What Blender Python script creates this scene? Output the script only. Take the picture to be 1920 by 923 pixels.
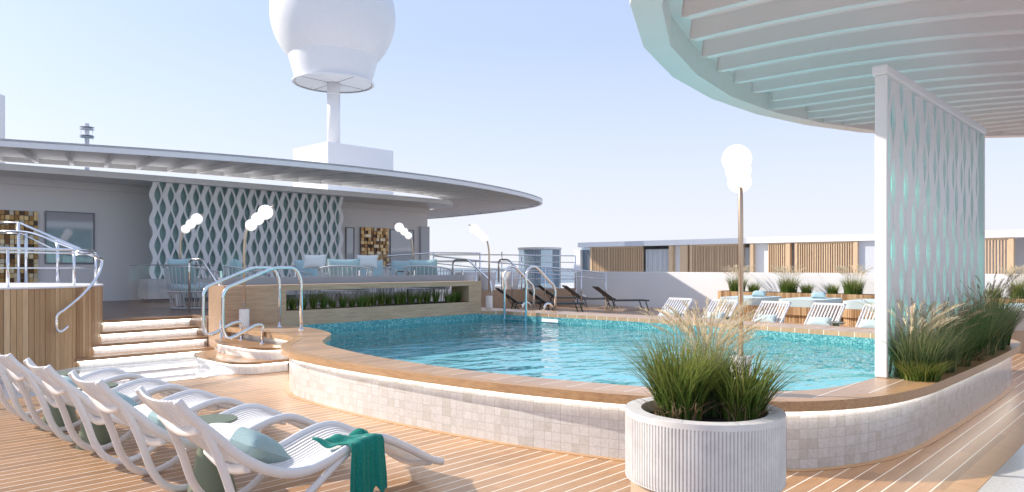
import bpy, math, random
from mathutils import Vector, Matrix
from mathutils.geometry import tessellate_polygon
R = math.radians
for o in list(bpy.data.objects): bpy.data.objects.remove(o)
sc = bpy.context.scene
col = sc.collection
# ---------------- camera ----------------
FO, HZ, EYE = 1350.0, 500.0, 1.6
YAW = R(43.63); SS, CC = math.sin(YAW), math.cos(YAW)
cam = bpy.data.cameras.new('camera'); co = bpy.data.objects.new('camera', cam); col.objects.link(co)
co.location = (0, 0, EYE); co.rotation_euler = (R(90), 0, -(R(90) - YAW))
cam.lens = 36 * FO / 1920; cam.sensor_width = 36
cam.shift_y = (HZ - 461.5) / 1920
cam.clip_start = 0.05; cam.clip_end = 20000
sc.camera = co
# ---------------- sky and sun ----------------
SUN = Vector((-0.50, 0.866, 0)).normalized()
ELEV = R(31)
w = bpy.data.worlds.new('World'); sc.world = w; w.use_nodes = True
wn = w.node_tree.nodes; wl = w.node_tree.links
sky = wn.new('ShaderNodeTexSky'); sky.sky_type = 'NISHITA'; sky.sun_disc = False
sky.sun_elevation = ELEV; sky.sun_rotation = math.atan2(SUN.x, SUN.y)
sky.air_density = 1.0; sky.dust_density = 1.6; sky.ozone_density = 2.2
bg = wn['Background']; bg.inputs['Strength'].default_value = 0.15
hz = wn.new('ShaderNodeMix'); hz.data_type = 'RGBA'      # thin white sea haze over the clear sky
hz.inputs[0].default_value = 0.62; hz.inputs[7].default_value = (3.55, 4.1, 5.2, 1)
wl.new(sky.outputs[0], hz.inputs[6])
# the haze thickens toward the horizon
wtc = wn.new('ShaderNodeTexCoord'); wsp = wn.new('ShaderNodeSeparateXYZ'); wl.new(wtc.outputs['Generated'], wsp.inputs[0])
wrp = wn.new('ShaderNodeValToRGB'); e_ = wrp.color_ramp.elements
e_[0].position = 0.0; e_[0].color = (.97, .97, .97, 1); e_[1].position = 0.34; e_[1].color = (.72, .72, .72, 1)
wl.new(wsp.outputs[2], wrp.inputs[0]); wl.new(wrp.outputs[0], hz.inputs[0])
wr2 = wn.new('ShaderNodeValToRGB'); e_ = wr2.color_ramp.elements
e_[0].position = 0.0; e_[0].color = (.93, .94, 1.0, 1); e_[1].position = 0.30; e_[1].color = (.60, .70, .95, 1)
wl.new(wsp.outputs[2], wr2.inputs[0])
wsc = wn.new('ShaderNodeVectorMath'); wsc.operation = 'SCALE'; wsc.inputs['Scale'].default_value = 3.6
wl.new(wr2.outputs[0], wsc.inputs[0]); wl.new(wsc.outputs[0], hz.inputs[7])
wl.new(hz.outputs[2], bg.inputs['Color'])
sd = bpy.data.lights.new('sun', 'SUN'); so = bpy.data.objects.new('sun', sd); col.objects.link(so)
sd.energy = 2.9; sd.angle = R(0.6); sd.color = (1.0, 0.90, 0.78)
sv = Vector((SUN.x * math.cos(ELEV), SUN.y * math.cos(ELEV), math.sin(ELEV)))
so.rotation_euler = sv.to_track_quat('Z', 'Y').to_euler()
sc.view_settings.view_transform = 'Standard'; sc.view_settings.look = 'None'
sc.view_settings.gamma = 1; sc.view_settings.exposure = 0.92
sc.cycles.max_bounces = 8; sc.cycles.transparent_max_bounces = 24
sc.cycles.sample_clamp_indirect = 6

# ---------------- picture measurement helpers ----------------
def uvw(x, y, z): return Vector((SS * x + CC * y, -CC * x + SS * y, z))
def G(px, py, z=0.0):
    d = FO * (EYE - z) / (py - HZ); return uvw((px - 960) / FO * d, d, z)
def W(px, py, d): return uvw((px - 960) / FO * d, d, EYE - (py - HZ) * d / FO)
def onv(px, v):
    r = (px - 960) / FO; d = v / (SS - CC * r); return (SS * r + CC) * d
def onu(px, u):
    r = (px - 960) / FO; d = u / (SS * r + CC); return (SS - CC * r) * d

# ---------------- materials ----------------
class NT:
    def __init__(s, name):
        s.m = bpy.data.materials.new(name); s.m.use_nodes = True
        s.t = s.m.node_tree; s.n = s.t.nodes; s.l = s.t.links
        s.b = s.n['Principled BSDF']; s.out = s.n['Material Output']
    def new(s, t, **k):
        x = s.n.new('ShaderNode' + t)
        for a, v in k.items(): setattr(x, a, v)
        return x
    def link(s, a, b): s.l.new(a, b)
    def math(s, op, a, b=None, c=None):
        x = s.new('Math', operation=op)
        for i, v in enumerate((a, b, c)):
            if v is None: continue
            if hasattr(v, 'links'): s.link(v, x.inputs[i])
            else: x.inputs[i].default_value = v
        return x.outputs[0]
    def coord(s, kind='Object', scale=(1, 1, 1)):
        tc = s.new('TexCoord'); mp = s.new('Mapping'); mp.inputs['Scale'].default_value = scale
        s.link(tc.outputs[kind], mp.inputs[0]); return mp.outputs[0]
    def noise(s, vec, scale, detail=4, rough=.55, dim='3D'):
        x = s.new('TexNoise', noise_dimensions=dim); x.inputs['Scale'].default_value = scale
        x.inputs['Detail'].default_value = detail; x.inputs['Roughness'].default_value = rough
        if vec is not None: s.link(vec, x.inputs['Vector'])
        return x.outputs['Fac']
    def ramp(s, fac, stops):
        x = s.new('ValToRGB'); e = x.color_ramp.elements
        while len(e) < len(stops): e.new(0.5)
        for i, (p, c) in enumerate(stops): e[i].position = p; e[i].color = (*c, 1)
        s.link(fac, x.inputs[0]); return x.outputs[0]
    def mix(s, f, a, b, mode='MIX'):
        x = s.new('Mix', data_type='RGBA', blend_type=mode)
        for i, v in ((0, f), (6, a), (7, b)):
            if hasattr(v, 'links'): s.link(v, x.inputs[i])
            elif isinstance(v, (int, float)): x.inputs[i].default_value = v
            else: x.inputs[i].default_value = (*v, 1)
        return x.outputs[2]
    def bump(s, h, strength=.3, dist=.01):
        x = s.new('Bump'); x.inputs['Strength'].default_value = strength; x.inputs['Distance'].default_value = dist
        s.link(h, x.inputs['Height']); s.link(x.outputs[0], s.b.inputs['Normal']); return x.outputs[0]
    def set(s, col=None, rough=None, metal=None, spec=None):
        if col is not None:
            if hasattr(col, 'links'): s.link(col, s.b.inputs['Base Color'])
            else: s.b.inputs['Base Color'].default_value = (*col, 1)
        if rough is not None:
            if hasattr(rough, 'links'): s.link(rough, s.b.inputs['Roughness'])
            else: s.b.inputs['Roughness'].default_value = rough
        if metal is not None: s.b.inputs['Metallic'].default_value = metal
        if spec is not None: s.b.inputs['Specular IOR Level'].default_value = spec
        return s.m

def sc3(c, k): return tuple(x * k for x in c)
def paint(name, c, rough=.4, var=.06, nscale=3.0, bump=.0):
    t = NT(name); v = t.coord(); n = t.noise(v, nscale, 5)
    t.set(t.ramp(n, [(.3, sc3(c, 1 - var)), (.7, c)]), rough)
    if bump: t.bump(t.noise(v, 60, 3), bump, .004)
    return t.m
def planks(name, axis, width, caulk, base, dark, line, rough=.3, off=0.0, border=None):
    """teak boards running along x (axis=1: spaced along y)"""
    t = NT(name); tc = t.new('TexCoord'); sp = t.new('SeparateXYZ'); t.link(tc.outputs['Object'], sp.inputs[0])
    ac, al = sp.outputs[axis], sp.outputs[1 - axis]
    k = t.math('DIVIDE', t.math('ADD', ac, off), width)
    fr = t.math('FRACT', k); fl = t.math('FLOOR', k)
    wn_ = t.new('TexWhiteNoise', noise_dimensions='1D'); t.link(fl, wn_.inputs['W'])
    # butt joints: shift each board by its random value
    seg = t.math('FLOOR', t.math('ADD', t.math('DIVIDE', al, 2.3), t.math('MULTIPLY', wn_.outputs[0], 5.0)))
    w2 = t.new('TexWhiteNoise', noise_dimensions='2D'); cb = t.new('CombineXYZ')
    t.link(fl, cb.inputs[0]); t.link(seg, cb.inputs[1]); t.link(cb.outputs[0], w2.inputs['Vector'])
    sc_ = (1.2, 26, 1) if axis == 1 else (26, 1.2, 1)
    mp = t.new('Mapping'); mp.inputs['Scale'].default_value = sc_; t.link(tc.outputs['Object'], mp.inputs[0])
    va = t.new('VectorMath', operation='ADD'); t.link(mp.outputs[0], va.inputs[0]); t.link(w2.outputs['Color'], va.inputs[1])
    g = t.noise(va.outputs[0], 4.0, 6, .65)
    g2 = t.noise(tc.outputs['Object'], 1.1, 3)
    c = t.ramp(g, [(.3, dark), (.55, base), (.8, sc3(base, 1.18))])
    tone = t.math('ADD', .80, t.math('MULTIPLY', w2.outputs['Value'], .30))
    tone = t.math('MULTIPLY', tone, t.math('ADD', .88, t.math('MULTIPLY', g2, .24)))
    cm = t.new('VectorMath', operation='SCALE'); t.link(c, cm.inputs[0]); t.link(tone, cm.inputs['Scale'])
    isl = t.math('LESS_THAN', fr, caulk / width)
    t.set(t.mix(isl, cm.outputs[0], line), t.ramp(g, [(.3, (rough * .95,) * 3), (.7, (rough * 1.15,) * 3)]))
    h = t.math('SUBTRACT', t.math('MULTIPLY', g, .25), t.math('MULTIPLY', isl, .6))
    t.bump(h, .35, .004)
    return t.m
def tiles(name, sx, sy, grout, stops, gcol, rough=.3, coord='UV', jitter=0.0, metal=0.0, bump=.3, vein=.25):
    t = NT(name); tc = t.new('TexCoord'); sp = t.new('SeparateXYZ'); t.link(tc.outputs[coord], sp.inputs[0])
    a = t.math('DIVIDE', sp.outputs[0], sx); b = t.math('DIVIDE', sp.outputs[1], sy)
    if jitter: a = t.math('ADD', a, t.math('MULTIPLY', t.math('SINE', t.math('MULTIPLY', t.math('FLOOR', a), 0.0)), 0.0)); a = t.math('ADD', a, t.math('MULTIPLY', t.math('SINE', t.math('MULTIPLY', a, 2.1)), jitter))
    fa, fb = t.math('FRACT', a), t.math('FRACT', b)
    cb = t.new('CombineXYZ'); t.link(t.math('FLOOR', a), cb.inputs[0]); t.link(t.math('FLOOR', b), cb.inputs[1])
    wnz = t.new('TexWhiteNoise', noise_dimensions='2D'); t.link(cb.outputs[0], wnz.inputs['Vector'])
    c = t.ramp(wnz.outputs['Value'], stops)
    n = t.noise(tc.outputs['Object'], 38, 6, .7)
    c = t.mix(vein, c, t.ramp(n, [(.35, (.5,) * 3), (.65, (1.25,) * 3)]), 'MULTIPLY')
    isg = t.math('MAXIMUM', t.math('LESS_THAN', fa, grout / sx), t.math('LESS_THAN', fb, grout / sy))
    t.set(t.mix(isg, c, gcol), t.mix(isg, (rough,) * 3, (.8,) * 3), metal)
    if bump: t.bump(t.math('SUBTRACT', t.math('MULTIPLY', wnz.outputs['Value'], .2), t.math('MULTIPLY', isg, .8)), bump, .003)
    return t.m
def wood(name, base, dark, axis=0, rough=.45, tone=0.0, scale=1.0):
    t = NT(name); s = [22, 22, 22]; s[axis] = 1.3
    v = t.coord('Object', tuple(x * scale for x in s)); n = t.noise(v, 2.2, 6, .65)
    n2 = t.noise(t.coord(), 1.3, 2)
    c = t.ramp(n, [(.3, dark), (.55, base), (.8, sc3(base, 1.15))])
    c = t.mix(.5, c, t.ramp(n2, [(.3, (.8,) * 3), (.7, (1.1,) * 3)]), 'MULTIPLY')
    t.set(c, rough); t.bump(n, .15, .003); return t.m
def slatwood(name, cols, rough=.5):
    t = NT(name); tc = t.new('TexCoord'); sp = t.new('SeparateXYZ'); t.link(tc.outputs['UV'], sp.inputs[0])
    v = t.coord('Object', (24, 24, 1.5)); n = t.noise(v, 2, 5, .6)
    c = t.ramp(sp.outputs[0], cols); c = t.mix(.6, c, t.ramp(n, [(.3, (.72,) * 3), (.7, (1.12,) * 3)]), 'MULTIPLY')
    t.set(c, rough); return t.m
def grassmat(name, lo, hi, tip, trans=.35):
    t = NT(name); tc = t.new('TexCoord'); sp = t.new('SeparateXYZ'); t.link(tc.outputs['UV'], sp.inputs[0])
    c = t.ramp(sp.outputs[0], [(0, lo), (.86, hi), (.90, sc3(tip, 1.15)), (1, (tip[0] * 1.5, tip[1] * 1.15, tip[2]))])
    f = t.math('POWER', sp.outputs[1], 2.2); c = t.mix(f, c, tip)
    t.set(c, .5, spec=.3)
    tr = t.new('BsdfTranslucent'); t.link(c, tr.inputs[0]); ms = t.new('MixShader'); ms.inputs[0].default_value = trans
    t.link(t.b.outputs[0], ms.inputs[1]); t.link(tr.outputs[0], ms.inputs[2]); t.link(ms.outputs[0], t.out.inputs[0])
    return t.m
def glassmat(name, tint=(.95, .98, .98), refl=1.0, rough=.0, body=None, bodyf=0.0):
    t = NT(name); tr = t.new('BsdfTransparent'); tr.inputs[0].default_value = (*tint, 1)
    gl = t.new('BsdfGlossy'); gl.inputs['Roughness'].default_value = rough
    fr = t.new('Fresnel'); fr.inputs[0].default_value = 1.45
    gm = t.new('NewGeometry'); ms = t.new('MixShader'); t.link(t.math('MULTIPLY', t.math('MULTIPLY', fr.outputs[0], refl), t.math('SUBTRACT', 1.0, gm.outputs['Backfacing'])), ms.inputs[0])
    t.link(tr.outputs[0], ms.inputs[1]); t.link(gl.outputs[0], ms.inputs[2]); o = ms.outputs[0]
    if body:
        df = t.new('BsdfTranslucent'); df.inputs[0].default_value = (*body, 1)
        d2 = t.new('BsdfDiffuse'); d2.inputs[0].default_value = (*body, 1)
        a = t.new('AddShader') if False else t.new('MixShader'); a.inputs[0].default_value = .5
        t.link(df.outputs[0], a.inputs[1]); t.link(d2.outputs[0], a.inputs[2])
        m2 = t.new('MixShader'); m2.inputs[0].default_value = bodyf; t.link(o, m2.inputs[1]); t.link(a.outputs[0], m2.inputs[2]); o = m2.outputs[0]
    t.link(o, t.out.inputs[0]); return t.m
def emit(name, c, s):
    t = NT(name); e = t.new('Emission'); e.inputs[0].default_value = (*c, 1); e.inputs[1].default_value = s
    t.link(e.outputs[0], t.out.inputs[0]); return t.m
def fabric(name, c, c2, rough=.9, scale=160):
    t = NT(name); v = t.coord(); n = t.noise(v, scale, 3, .7); t.set(t.ramp(n, [(.35, c2), (.65, c)]), rough, spec=.15)
    t.bump(n, .25, .002); t.b.inputs['Sheen Weight'].default_value = .2; return t.m

M = {}
M['deck'] = planks('teak_deck', 1, .125, .010, (.45, .258, .13), (.31, .165, .078), (.86, .82, .74), .34)
M['copetop'] = planks('coping_boards', 1, .25, .010, (.56, .36, .22), (.42, .25, .14), (.86, .82, .74), .28, .03)
M['cope'] = wood('coping_edge_wood', (.54, .33, .17), (.40, .23, .11), 1, .35)
M['oak'] = wood('oak_cladding', (.55, .37, .24), (.42, .265, .16), 0, .5)
M['tread'] = wood('tread_wood', (.42, .24, .12), (.28, .15, .07), 0, .3)
M['dark_floor'] = planks('terrace_boards', 1, .14, .004, (.20, .125, .085), (.14, .085, .055), (.10, .06, .04), .28)
M['slatw'] = slatwood('timber_slats', [(0, (.36, .20, .09)), (.5, (.55, .34, .17)), (1, (.70, .48, .27))])
M['batten'] = slatwood('timber_battens', [(0, (.60, .42, .26)), (1, (.76, .56, .36))])
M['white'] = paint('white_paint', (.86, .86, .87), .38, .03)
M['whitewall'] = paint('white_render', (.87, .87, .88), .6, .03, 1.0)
M['wallgrey'] = paint('pale_grey_wall', (.85, .82, .82), .55, .03, .7)
M['canopy'] = paint('canopy_paint', (.82, .82, .83), .45, .03, 1.5)
M['plastic'] = paint('white_resin', (.79, .785, .79), .33, .02, 4)
M['walltile'] = tiles('beige_wall_tile', .088, .079, .0035, [(0, (.60, .58, .54)), (.25, (.66, .645, .62)), (1, (.71, .70, .685))], (.44, .42, .40), .18, 'UV', .15)
M['stairtile'] = tiles('white_mosaic_tile', .028, .085, .0015, [(0, (.76, .76, .75)), (1, (.86, .86, .85))], (.70, .69, .68), .2, 'UV', 0, 0, .1, .08)
M['landing'] = tiles('white_floor_tile', .3, .3, .003, [(0, (.68, .69, .70)), (1, (.76, .77, .78))], (.5, .5, .5), .06, 'Object', 0, 0, .0, .1)
M['marble'] = tiles('grey_marble_tile', 1.2, 1.2, .004, [(0, (.62, .62, .61)), (1, (.68, .68, .67))], (.5, .5, .5), .14, 'Object', 0, 0, .0, .35)
M['mosaic'] = tiles('teal_mosaic_tile', .026, .026, .003, [(0, (.03, .20, .24)), (.35, (.06, .28, .31)), (.7, (.12, .40, .42)), (1, (.30, .58, .58))], (.22, .42, .42), .15, 'UV', 0, 0, .1, .1)
M['poolfloor'] = tiles('pool_floor_mosaic', .05, .05, .004, [(0, (.30, .62, .71)), (.6, (.38, .70, .77)), (1, (.48, .77, .82))], (.42, .71, .76), .3, 'Object', 0, 0, 0, .05)
M['chrome'] = NT('polished_steel').set((.80, .81, .83), .10, 1.0)
M['brass'] = NT('brushed_bronze').set((.62, .48, .36), .3, .85)
M['glass'] = glassmat('clear_glass', (.97, .985, .985), 1.2, .02)
M['blueglass'] = glassmat('pale_blue_glass', (.70, .80, .88), 1.6, .05, (.55, .65, .75), .25)
M['tealglass'] = glassmat('teal_glass', (.55, .86, .83), .9, .1, (.66, .93, .90), .8)
M['canopy2'] = paint('bounce_offset_canopy_paint', (.88, .80, .795), .45, .03, 1.5)  # white canopy paint, its colour warmed to cancel teal light bounced off the pool
M['greenglass'] = glassmat('green_glass_wall', (.3, .45, .43), 1.3, .03, (.58, .78, .76), .85)
M['frame_grey'] = paint('grey_frame', (.22, .22, .24), .4)
M['greycurb'] = paint('grey_frosted_kerb', (.36, .37, .41), .35, .08, 3)
M['green'] = paint('sage_green_metal', (.165, .20, .135), .42, .05, 3)
M['rope'] = paint('white_rope', (.58, .57, .58), .7)
M['teal_cushion'] = fabric('aqua_fabric', (.40, .56, .59), (.33, .49, .52))
M['pale_cushion'] = fabric('pale_aqua_fabric', (.55, .66, .69), (.48, .60, .63))
M['white_cushion'] = fabric('white_fabric', (.80, .81, .80), (.74, .75, .74))
M['towel'] = fabric('emerald_terry', (.016, .27, .22), (.006, .15, .12), .95, 120)
M['globe'] = NT('lamp_glow').set((.85, .84, .82), .25); _b = [n for n in M['globe'].node_tree.nodes if n.type == 'BSDF_PRINCIPLED'][0]; _b.inputs['Emission Color'].default_value = (1, .96, .90, 1); _b.inputs['Emission Strength'].default_value = .42
M['led'] = emit('led_glow', (1.0, .95, .88), 7.0)
M['soil'] = paint('dark_soil', (.06, .045, .035), .95, .5, 40, .8)
M['stone'] = NT('ribbed_concrete')
_t = M['stone']; _v = _t.coord(); _n = _t.noise(_v, 7, 7, .65); _t.set(_t.ramp(_n, [(.3, (.60, .58, .57)), (.7, (.74, .73, .71))]), .65); _t.bump(_t.noise(_v, 120, 3), .2, .002); M['stone'] = _t.m
M['tan'] = paint('tan_plinth', (.52, .40, .29), .4)
M['sling'] = NT('charcoal_mesh').set((.055, .05, .05), .7)
M['darkmetal'] = paint('dark_olive_metal', (.06, .075, .065), .4)
M['leaf'] = grassmat('green_blades', (.035, .09, .012), (.17, .26, .05), (.30, .33, .09))
M['leaf_dark'] = grassmat('dark_blades', (.03, .08, .022), (.10, .19, .045), (.17, .25, .08), .3)
M['leaf_blue'] = grassmat('bluegreen_blades', (.05, .10, .035), (.17, .25, .09), (.38, .40, .20))
M['plume'] = grassmat('cream_plumes', (.52, .42, .26), (.75, .66, .46), (.82, .74, .56), .4)
M['plume_brown'] = grassmat('brown_plumes', (.30, .20, .12), (.45, .32, .20), (.50, .38, .25), .3)
M['curtain'] = paint('white_curtain', (.70, .72, .74), .8)
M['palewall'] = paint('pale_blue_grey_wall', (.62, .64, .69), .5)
M['window_sheen'] = NT('glossy_grey_glass').set((.42, .45, .50), .04, .25)
M['sea'] = NT('sea_water').set((.05, .12, .18), .25)
M['gold'] = slatwood('gilded_blocks', [(0, (.05, .03, .02)), (.22, (.20, .09, .03)), (.45, (.50, .28, .10)), (.7, (.72, .50, .24)), (.88, (.80, .68, .50)), (1, (.32, .28, .26))], .3)
for n_ in M['gold'].node_tree.nodes:
    if n_.type == 'BSDF_PRINCIPLED': n_.inputs['Metallic'].default_value = .45
# water: clear, tinted, mirror-like ripples
t = NT('pool_water'); v = t.coord('Object', (1.0, 1.0, 1))
mp = t.new('Mapping'); mp.inputs['Rotation'].default_value = (0, 0, R(46.4)); mp.inputs['Scale'].default_value = (.75, 1.15, 1)
tc = t.new('TexCoord'); t.link(tc.outputs['Object'], mp.inputs[0])
n1 = t.noise(mp.outputs[0], 2.3, 1.5, .45); n2 = t.noise(mp.outputs[0], 6.0, 1, .5)
hh = t.math('ADD', n1, t.math('MULTIPLY', n2, .30))
bp = t.new('Bump'); bp.inputs['Strength'].default_value = 1.0; bp.inputs['Distance'].default_value = .095; t.link(hh, bp.inputs['Height'])
rf = t.new('BsdfRefraction'); rf.inputs['IOR'].default_value = 1.2; rf.inputs['Roughness'].default_value = 0; rf.inputs[0].default_value = (.66, .95, .97, 1)
tr = t.new('BsdfTransparent'); tr.inputs[0].default_value = (.75, .965, .985, 1)
m0 = t.new('MixShader'); m0.inputs[0].default_value = .0; t.link(tr.outputs[0], m0.inputs[1]); t.link(rf.outputs[0], m0.inputs[2])
gl = t.new('BsdfGlossy'); gl.inputs['Roughness'].default_value = .02
fr = t.new('Fresnel'); fr.inputs[0].default_value = 1.33
for x in (rf, gl, fr): t.link(bp.outputs[0], x.inputs['Normal'])
m1 = t.new('MixShader'); gm = t.new('NewGeometry'); t.link(t.math('MULTIPLY', fr.outputs[0], t.math('SUBTRACT', 1.0, gm.outputs['Backfacing'])), m1.inputs[0]); t.link(m0.outputs[0], m1.inputs[1]); t.link(gl.outputs[0], m1.inputs[2])
t.link(m1.outputs[0], t.out.inputs[0]); M['water'] = t.m

# ---------------- mesh helpers ----------------
MAT = {}          # world matrices of things
class MB:
    def __init__(s): s.v = []; s.f = []; s.u = []
    def add(s, vs, fs, us=None):
        b = len(s.v); s.v += [Vector(p) for p in vs]
        for i, f in enumerate(fs):
            s.f.append([b + k for k in f]); s.u.append(us[i] if us else [(0.5, 0.5)] * len(f))
        return s
    def box(s, x0, x1, y0, y1, z0, z1, uv=None):
        vs = [(x, y, z) for x in (x0, x1) for y in (y0, y1) for z in (z0, z1)]
        fs = [(0, 1, 3, 2), (4, 6, 7, 5), (0, 4, 5, 1), (2, 3, 7, 6), (0, 2, 6, 4), (1, 5, 7, 3)]
        us = []
        for f in fs:
            if uv is not None: us.append([(uv, .5)] * 4)
            else:
                nx = all(abs(vs[k][0] - vs[f[0]][0]) < 1e-9 for k in f); ny = all(abs(vs[k][1] - vs[f[0]][1]) < 1e-9 for k in f)
                us.append([((vs[k][1], vs[k][2]) if nx else (vs[k][0], vs[k][2]) if ny else (vs[k][0], vs[k][1])) for k in f])
        return s.add(vs, fs, us)
    def obox(s, p0, p1, wdt, z0, z1, uv=None):
        """box along a plan segment p0-p1"""
        a, b = Vector(p0[:2]), Vector(p1[:2]); d = (b - a).normalized(); n = Vector((-d.y, d.x)) * wdt / 2
        return s.prism([a + n, a - n, b - n, b + n], z0, z1, uv)
    def prism(s, poly, z0, z1, uv=None, holes=(), bottom=True):
        loops = [[Vector((p[0], p[1], 0)) for p in poly]] + [[Vector((p[0], p[1], 0)) for p in h] for h in holes]
        tri = tessellate_polygon(loops); flat = [p for l in loops for p in l]
        def z_(z): return z if not callable(z) else None
        top = [(p.x, p.y, z1) for p in flat]; bot = [(p.x, p.y, z0) for p in flat]; N = len(flat)
        fs = []; us = []
        for a, b, c in tri:
            n = (flat[b] - flat[a]).cross(flat[c] - flat[a]).z
            if n < 0: a, c = c, a
            fs.append((a, b, c)); us.append([(uv, .5)] * 3 if uv is not None else [(flat[k].x, flat[k].y) for k in (a, b, c)])
            if bottom:
                fs.append((c + N, b + N, a + N)); us.append([(uv, .5)] * 3 if uv is not None else [(flat[k].x, flat[k].y) for k in (c, b, a)])
        if z1 != z0:
            o = 0
            for l in loops:
                m = len(l); acc = 0
                for i in range(m):
                    j = (i + 1) % m; L = (l[j] - l[i]).length
                    fs.append((o + i + N, o + j + N, o + j, o + i))
                    us.append([(uv, .5)] * 4 if uv is not None else [(acc, z0), (acc + L, z0), (acc + L, z1), (acc, z1)]); acc += L
                o += m
        return s.add(top + bot, fs, us)
    def wall(s, path, z0, z1, closed=False):
        acc = 0; n = len(path); P = [Vector(p[:2]) for p in path]; vs = []; L = [0]
        for i in range(1, n + (1 if closed else 0)): L.append(L[-1] + (P[i % n] - P[i - 1]).length)
        for i in range(len(L)): p = P[i % n]; vs += [(p.x, p.y, z0), (p.x, p.y, z1)]
        fs = []; us = []
        for i in range(len(L) - 1):
            fs.append((2 * i, 2 * i + 2, 2 * i + 3, 2 * i + 1)); us.append([(L[i], z0), (L[i + 1], z0), (L[i + 1], z1), (L[i], z1)])
        return s.add(vs, fs, us)
    def tube(s, path, r, res=10, cap=True, flat=1.0):
        P = [Vector(p) for p in path]; n = len(P); rs = r if isinstance(r, (list, tuple)) else [r] * n
        T = [((P[min(i + 1, n - 1)] - P[max(i - 1, 0)]).normalized()) for i in range(n)]
        up = Vector((0, 0, 1)) if abs(T[0].z) < .9 else Vector((1, 0, 0))
        A = T[0].cross(up).normalized(); vs = []; fs = []
        for i in range(n):
            A = (A - T[i] * A.dot(T[i])).normalized(); B = T[i].cross(A)
            for k in range(res):
                q = 2 * math.pi * k / res; vs.append(P[i] + A * (math.cos(q) * rs[i]) + B * (math.sin(q) * rs[i] * flat))
        for i in range(n - 1):
            for k in range(res):
                k2 = (k + 1) % res; fs.append((i * res + k, i * res + k2, (i + 1) * res + k2, (i + 1) * res + k))
        if cap: fs.append(tuple(range(res))[::-1]); fs.append(tuple((n - 1) * res + k for k in range(res)))
        return s.add(vs, fs)
    def lathe(s, prof, cx=0, cy=0, res=32, cap=True):
        vs = []; fs = []; n = len(prof)
        for (r, z) in prof:
            for k in range(res):
                q = 2 * math.pi * k / res; vs.append((cx + r * math.cos(q), cy + r * math.sin(q), z))
        for i in range(n - 1):
            for k in range(res):
                k2 = (k + 1) % res; fs.append((i * res + k, i * res + k2, (i + 1) * res + k2, (i + 1) * res + k))
        if cap: fs.append(tuple(range(res))[::-1]); fs.append(tuple((n - 1) * res + k for k in range(res)))
        us = [[(.5, .5)] * len(f) for f in fs]
        return s.add(vs, fs, us)
    def ball(s, c, r, res=24):
        c = Vector(c); pr = [(max(1e-4, r * math.sin(math.pi * i / (res // 2))), -r * math.cos(math.pi * i / (res // 2)) + c.z) for i in range(res // 2 + 1)]
        return s.lathe(pr, c.x, c.y, res, False)
    def build(s, name, mat, parent=None, world=True, smooth=False, bevel=0, sub=0, auto=None):
        me = bpy.data.meshes.new(name); vs = s.v
        if parent is not None and world and parent.name in MAT:
            inv = MAT[parent.name].inverted(); vs = [inv @ p for p in vs]
        me.from_pydata([tuple(p) for p in vs], [], s.f); me.validate(clean_customdata=False)
        if len(me.polygons) == len(s.f):
            ul = me.uv_layers.new(name='UVMap'); k = 0; flat = []
            for uu in s.u:
                for q in uu: flat += [q[0], q[1]]
            if len(flat) == 2 * len(me.loops): ul.data.foreach_set('uv', flat)
        me.materials.append(mat if not isinstance(mat, str) else M[mat])
        if smooth: me.polygons.foreach_set('use_smooth', [True] * len(me.polygons))
        me.update()
        o = bpy.data.objects.new(name, me); col.objects.link(o)
        if parent is not None:
            o.parent = parent
            if parent.name in MAT: MAT[o.name] = MAT[parent.name].copy()
        if bevel:
            b = o.modifiers.new('bevel', 'BEVEL'); b.width = bevel; b.segments = 2; b.limit_method = 'ANGLE'; b.angle_limit = R(40)
        if sub:
            b = o.modifiers.new('sub', 'SUBSURF'); b.levels = sub; b.render_levels = sub
        if auto is not None:
            me.polygons.foreach_set('use_smooth', [True] * len(me.polygons))
            try: me.set_sharp_from_angle(angle=R(auto))
            except Exception: pass
        return o
def crom(pts, n=8, closed=False):
    P = [Vector(p) for p in pts]; m = len(P); out = []
    rng = range(m if closed else m - 1)
    for i in rng:
        if closed: a, b, c, d = P[(i - 1) % m], P[i], P[(i + 1) % m], P[(i + 2) % m]
        else: a, b, c, d = P[max(i - 1, 0)], P[i], P[i + 1], P[min(i + 2, m - 1)]
        for k in range(n):
            t_ = k / n
            out.append(.5 * ((2 * b) + (c - a) * t_ + (2 * a - 5 * b + 4 * c - d) * t_ ** 2 + (3 * b - a - 3 * c + d) * t_ ** 3))
    if not closed: out.append(P[-1])
    return out
def fillet(pts, r, n=6):
    P = [Vector(p) for p in pts]; out = [P[0]]
    for i in range(1, len(P) - 1):
        a, b, c = P[i - 1], P[i], P[i + 1]; u_ = (a - b); v_ = (c - b)
        q = min(r, u_.length * .48, v_.length * .48); p0 = b + u_.normalized() * q; p1 = b + v_.normalized() * q
        for k in range(n + 1):
            t_ = k / n; out.append((1 - t_) ** 2 * p0 + 2 * t_ * (1 - t_) * b + t_ ** 2 * p1)
    out.append(P[-1]); return out
def offset(path, d, closed=False):
    P = [Vector(p[:2]) for p in path]; n = len(P); out = []
    for i in range(n):
        a = P[(i - 1) % n] if closed or i else P[0]; b = P[(i + 1) % n] if closed or i < n - 1 else P[-1]
        t_ = (b - a).normalized(); out.append(P[i] + Vector((-t_.y, t_.x)) * d)
    return out
def tag(o, label, cat, group=None, kind=None):
    if label: o['label'] = label
    if cat: o['category'] = cat
    if group: o['group'] = group
    if kind: o['kind'] = kind
    return o
def struct(o): o['kind'] = 'structure'; return o
def thing(name, label, cat, loc=(0, 0, 0), rz=0.0, group=None):
    o = bpy.data.objects.new(name, None); col.objects.link(o); o.location = loc; o.rotation_euler = (0, 0, rz); o.empty_display_size = .2
    MAT[o.name] = Matrix.Translation(Vector(loc)) @ Matrix.Rotation(rz, 4, 'Z')
    return tag(o, label, cat, group)
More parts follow.
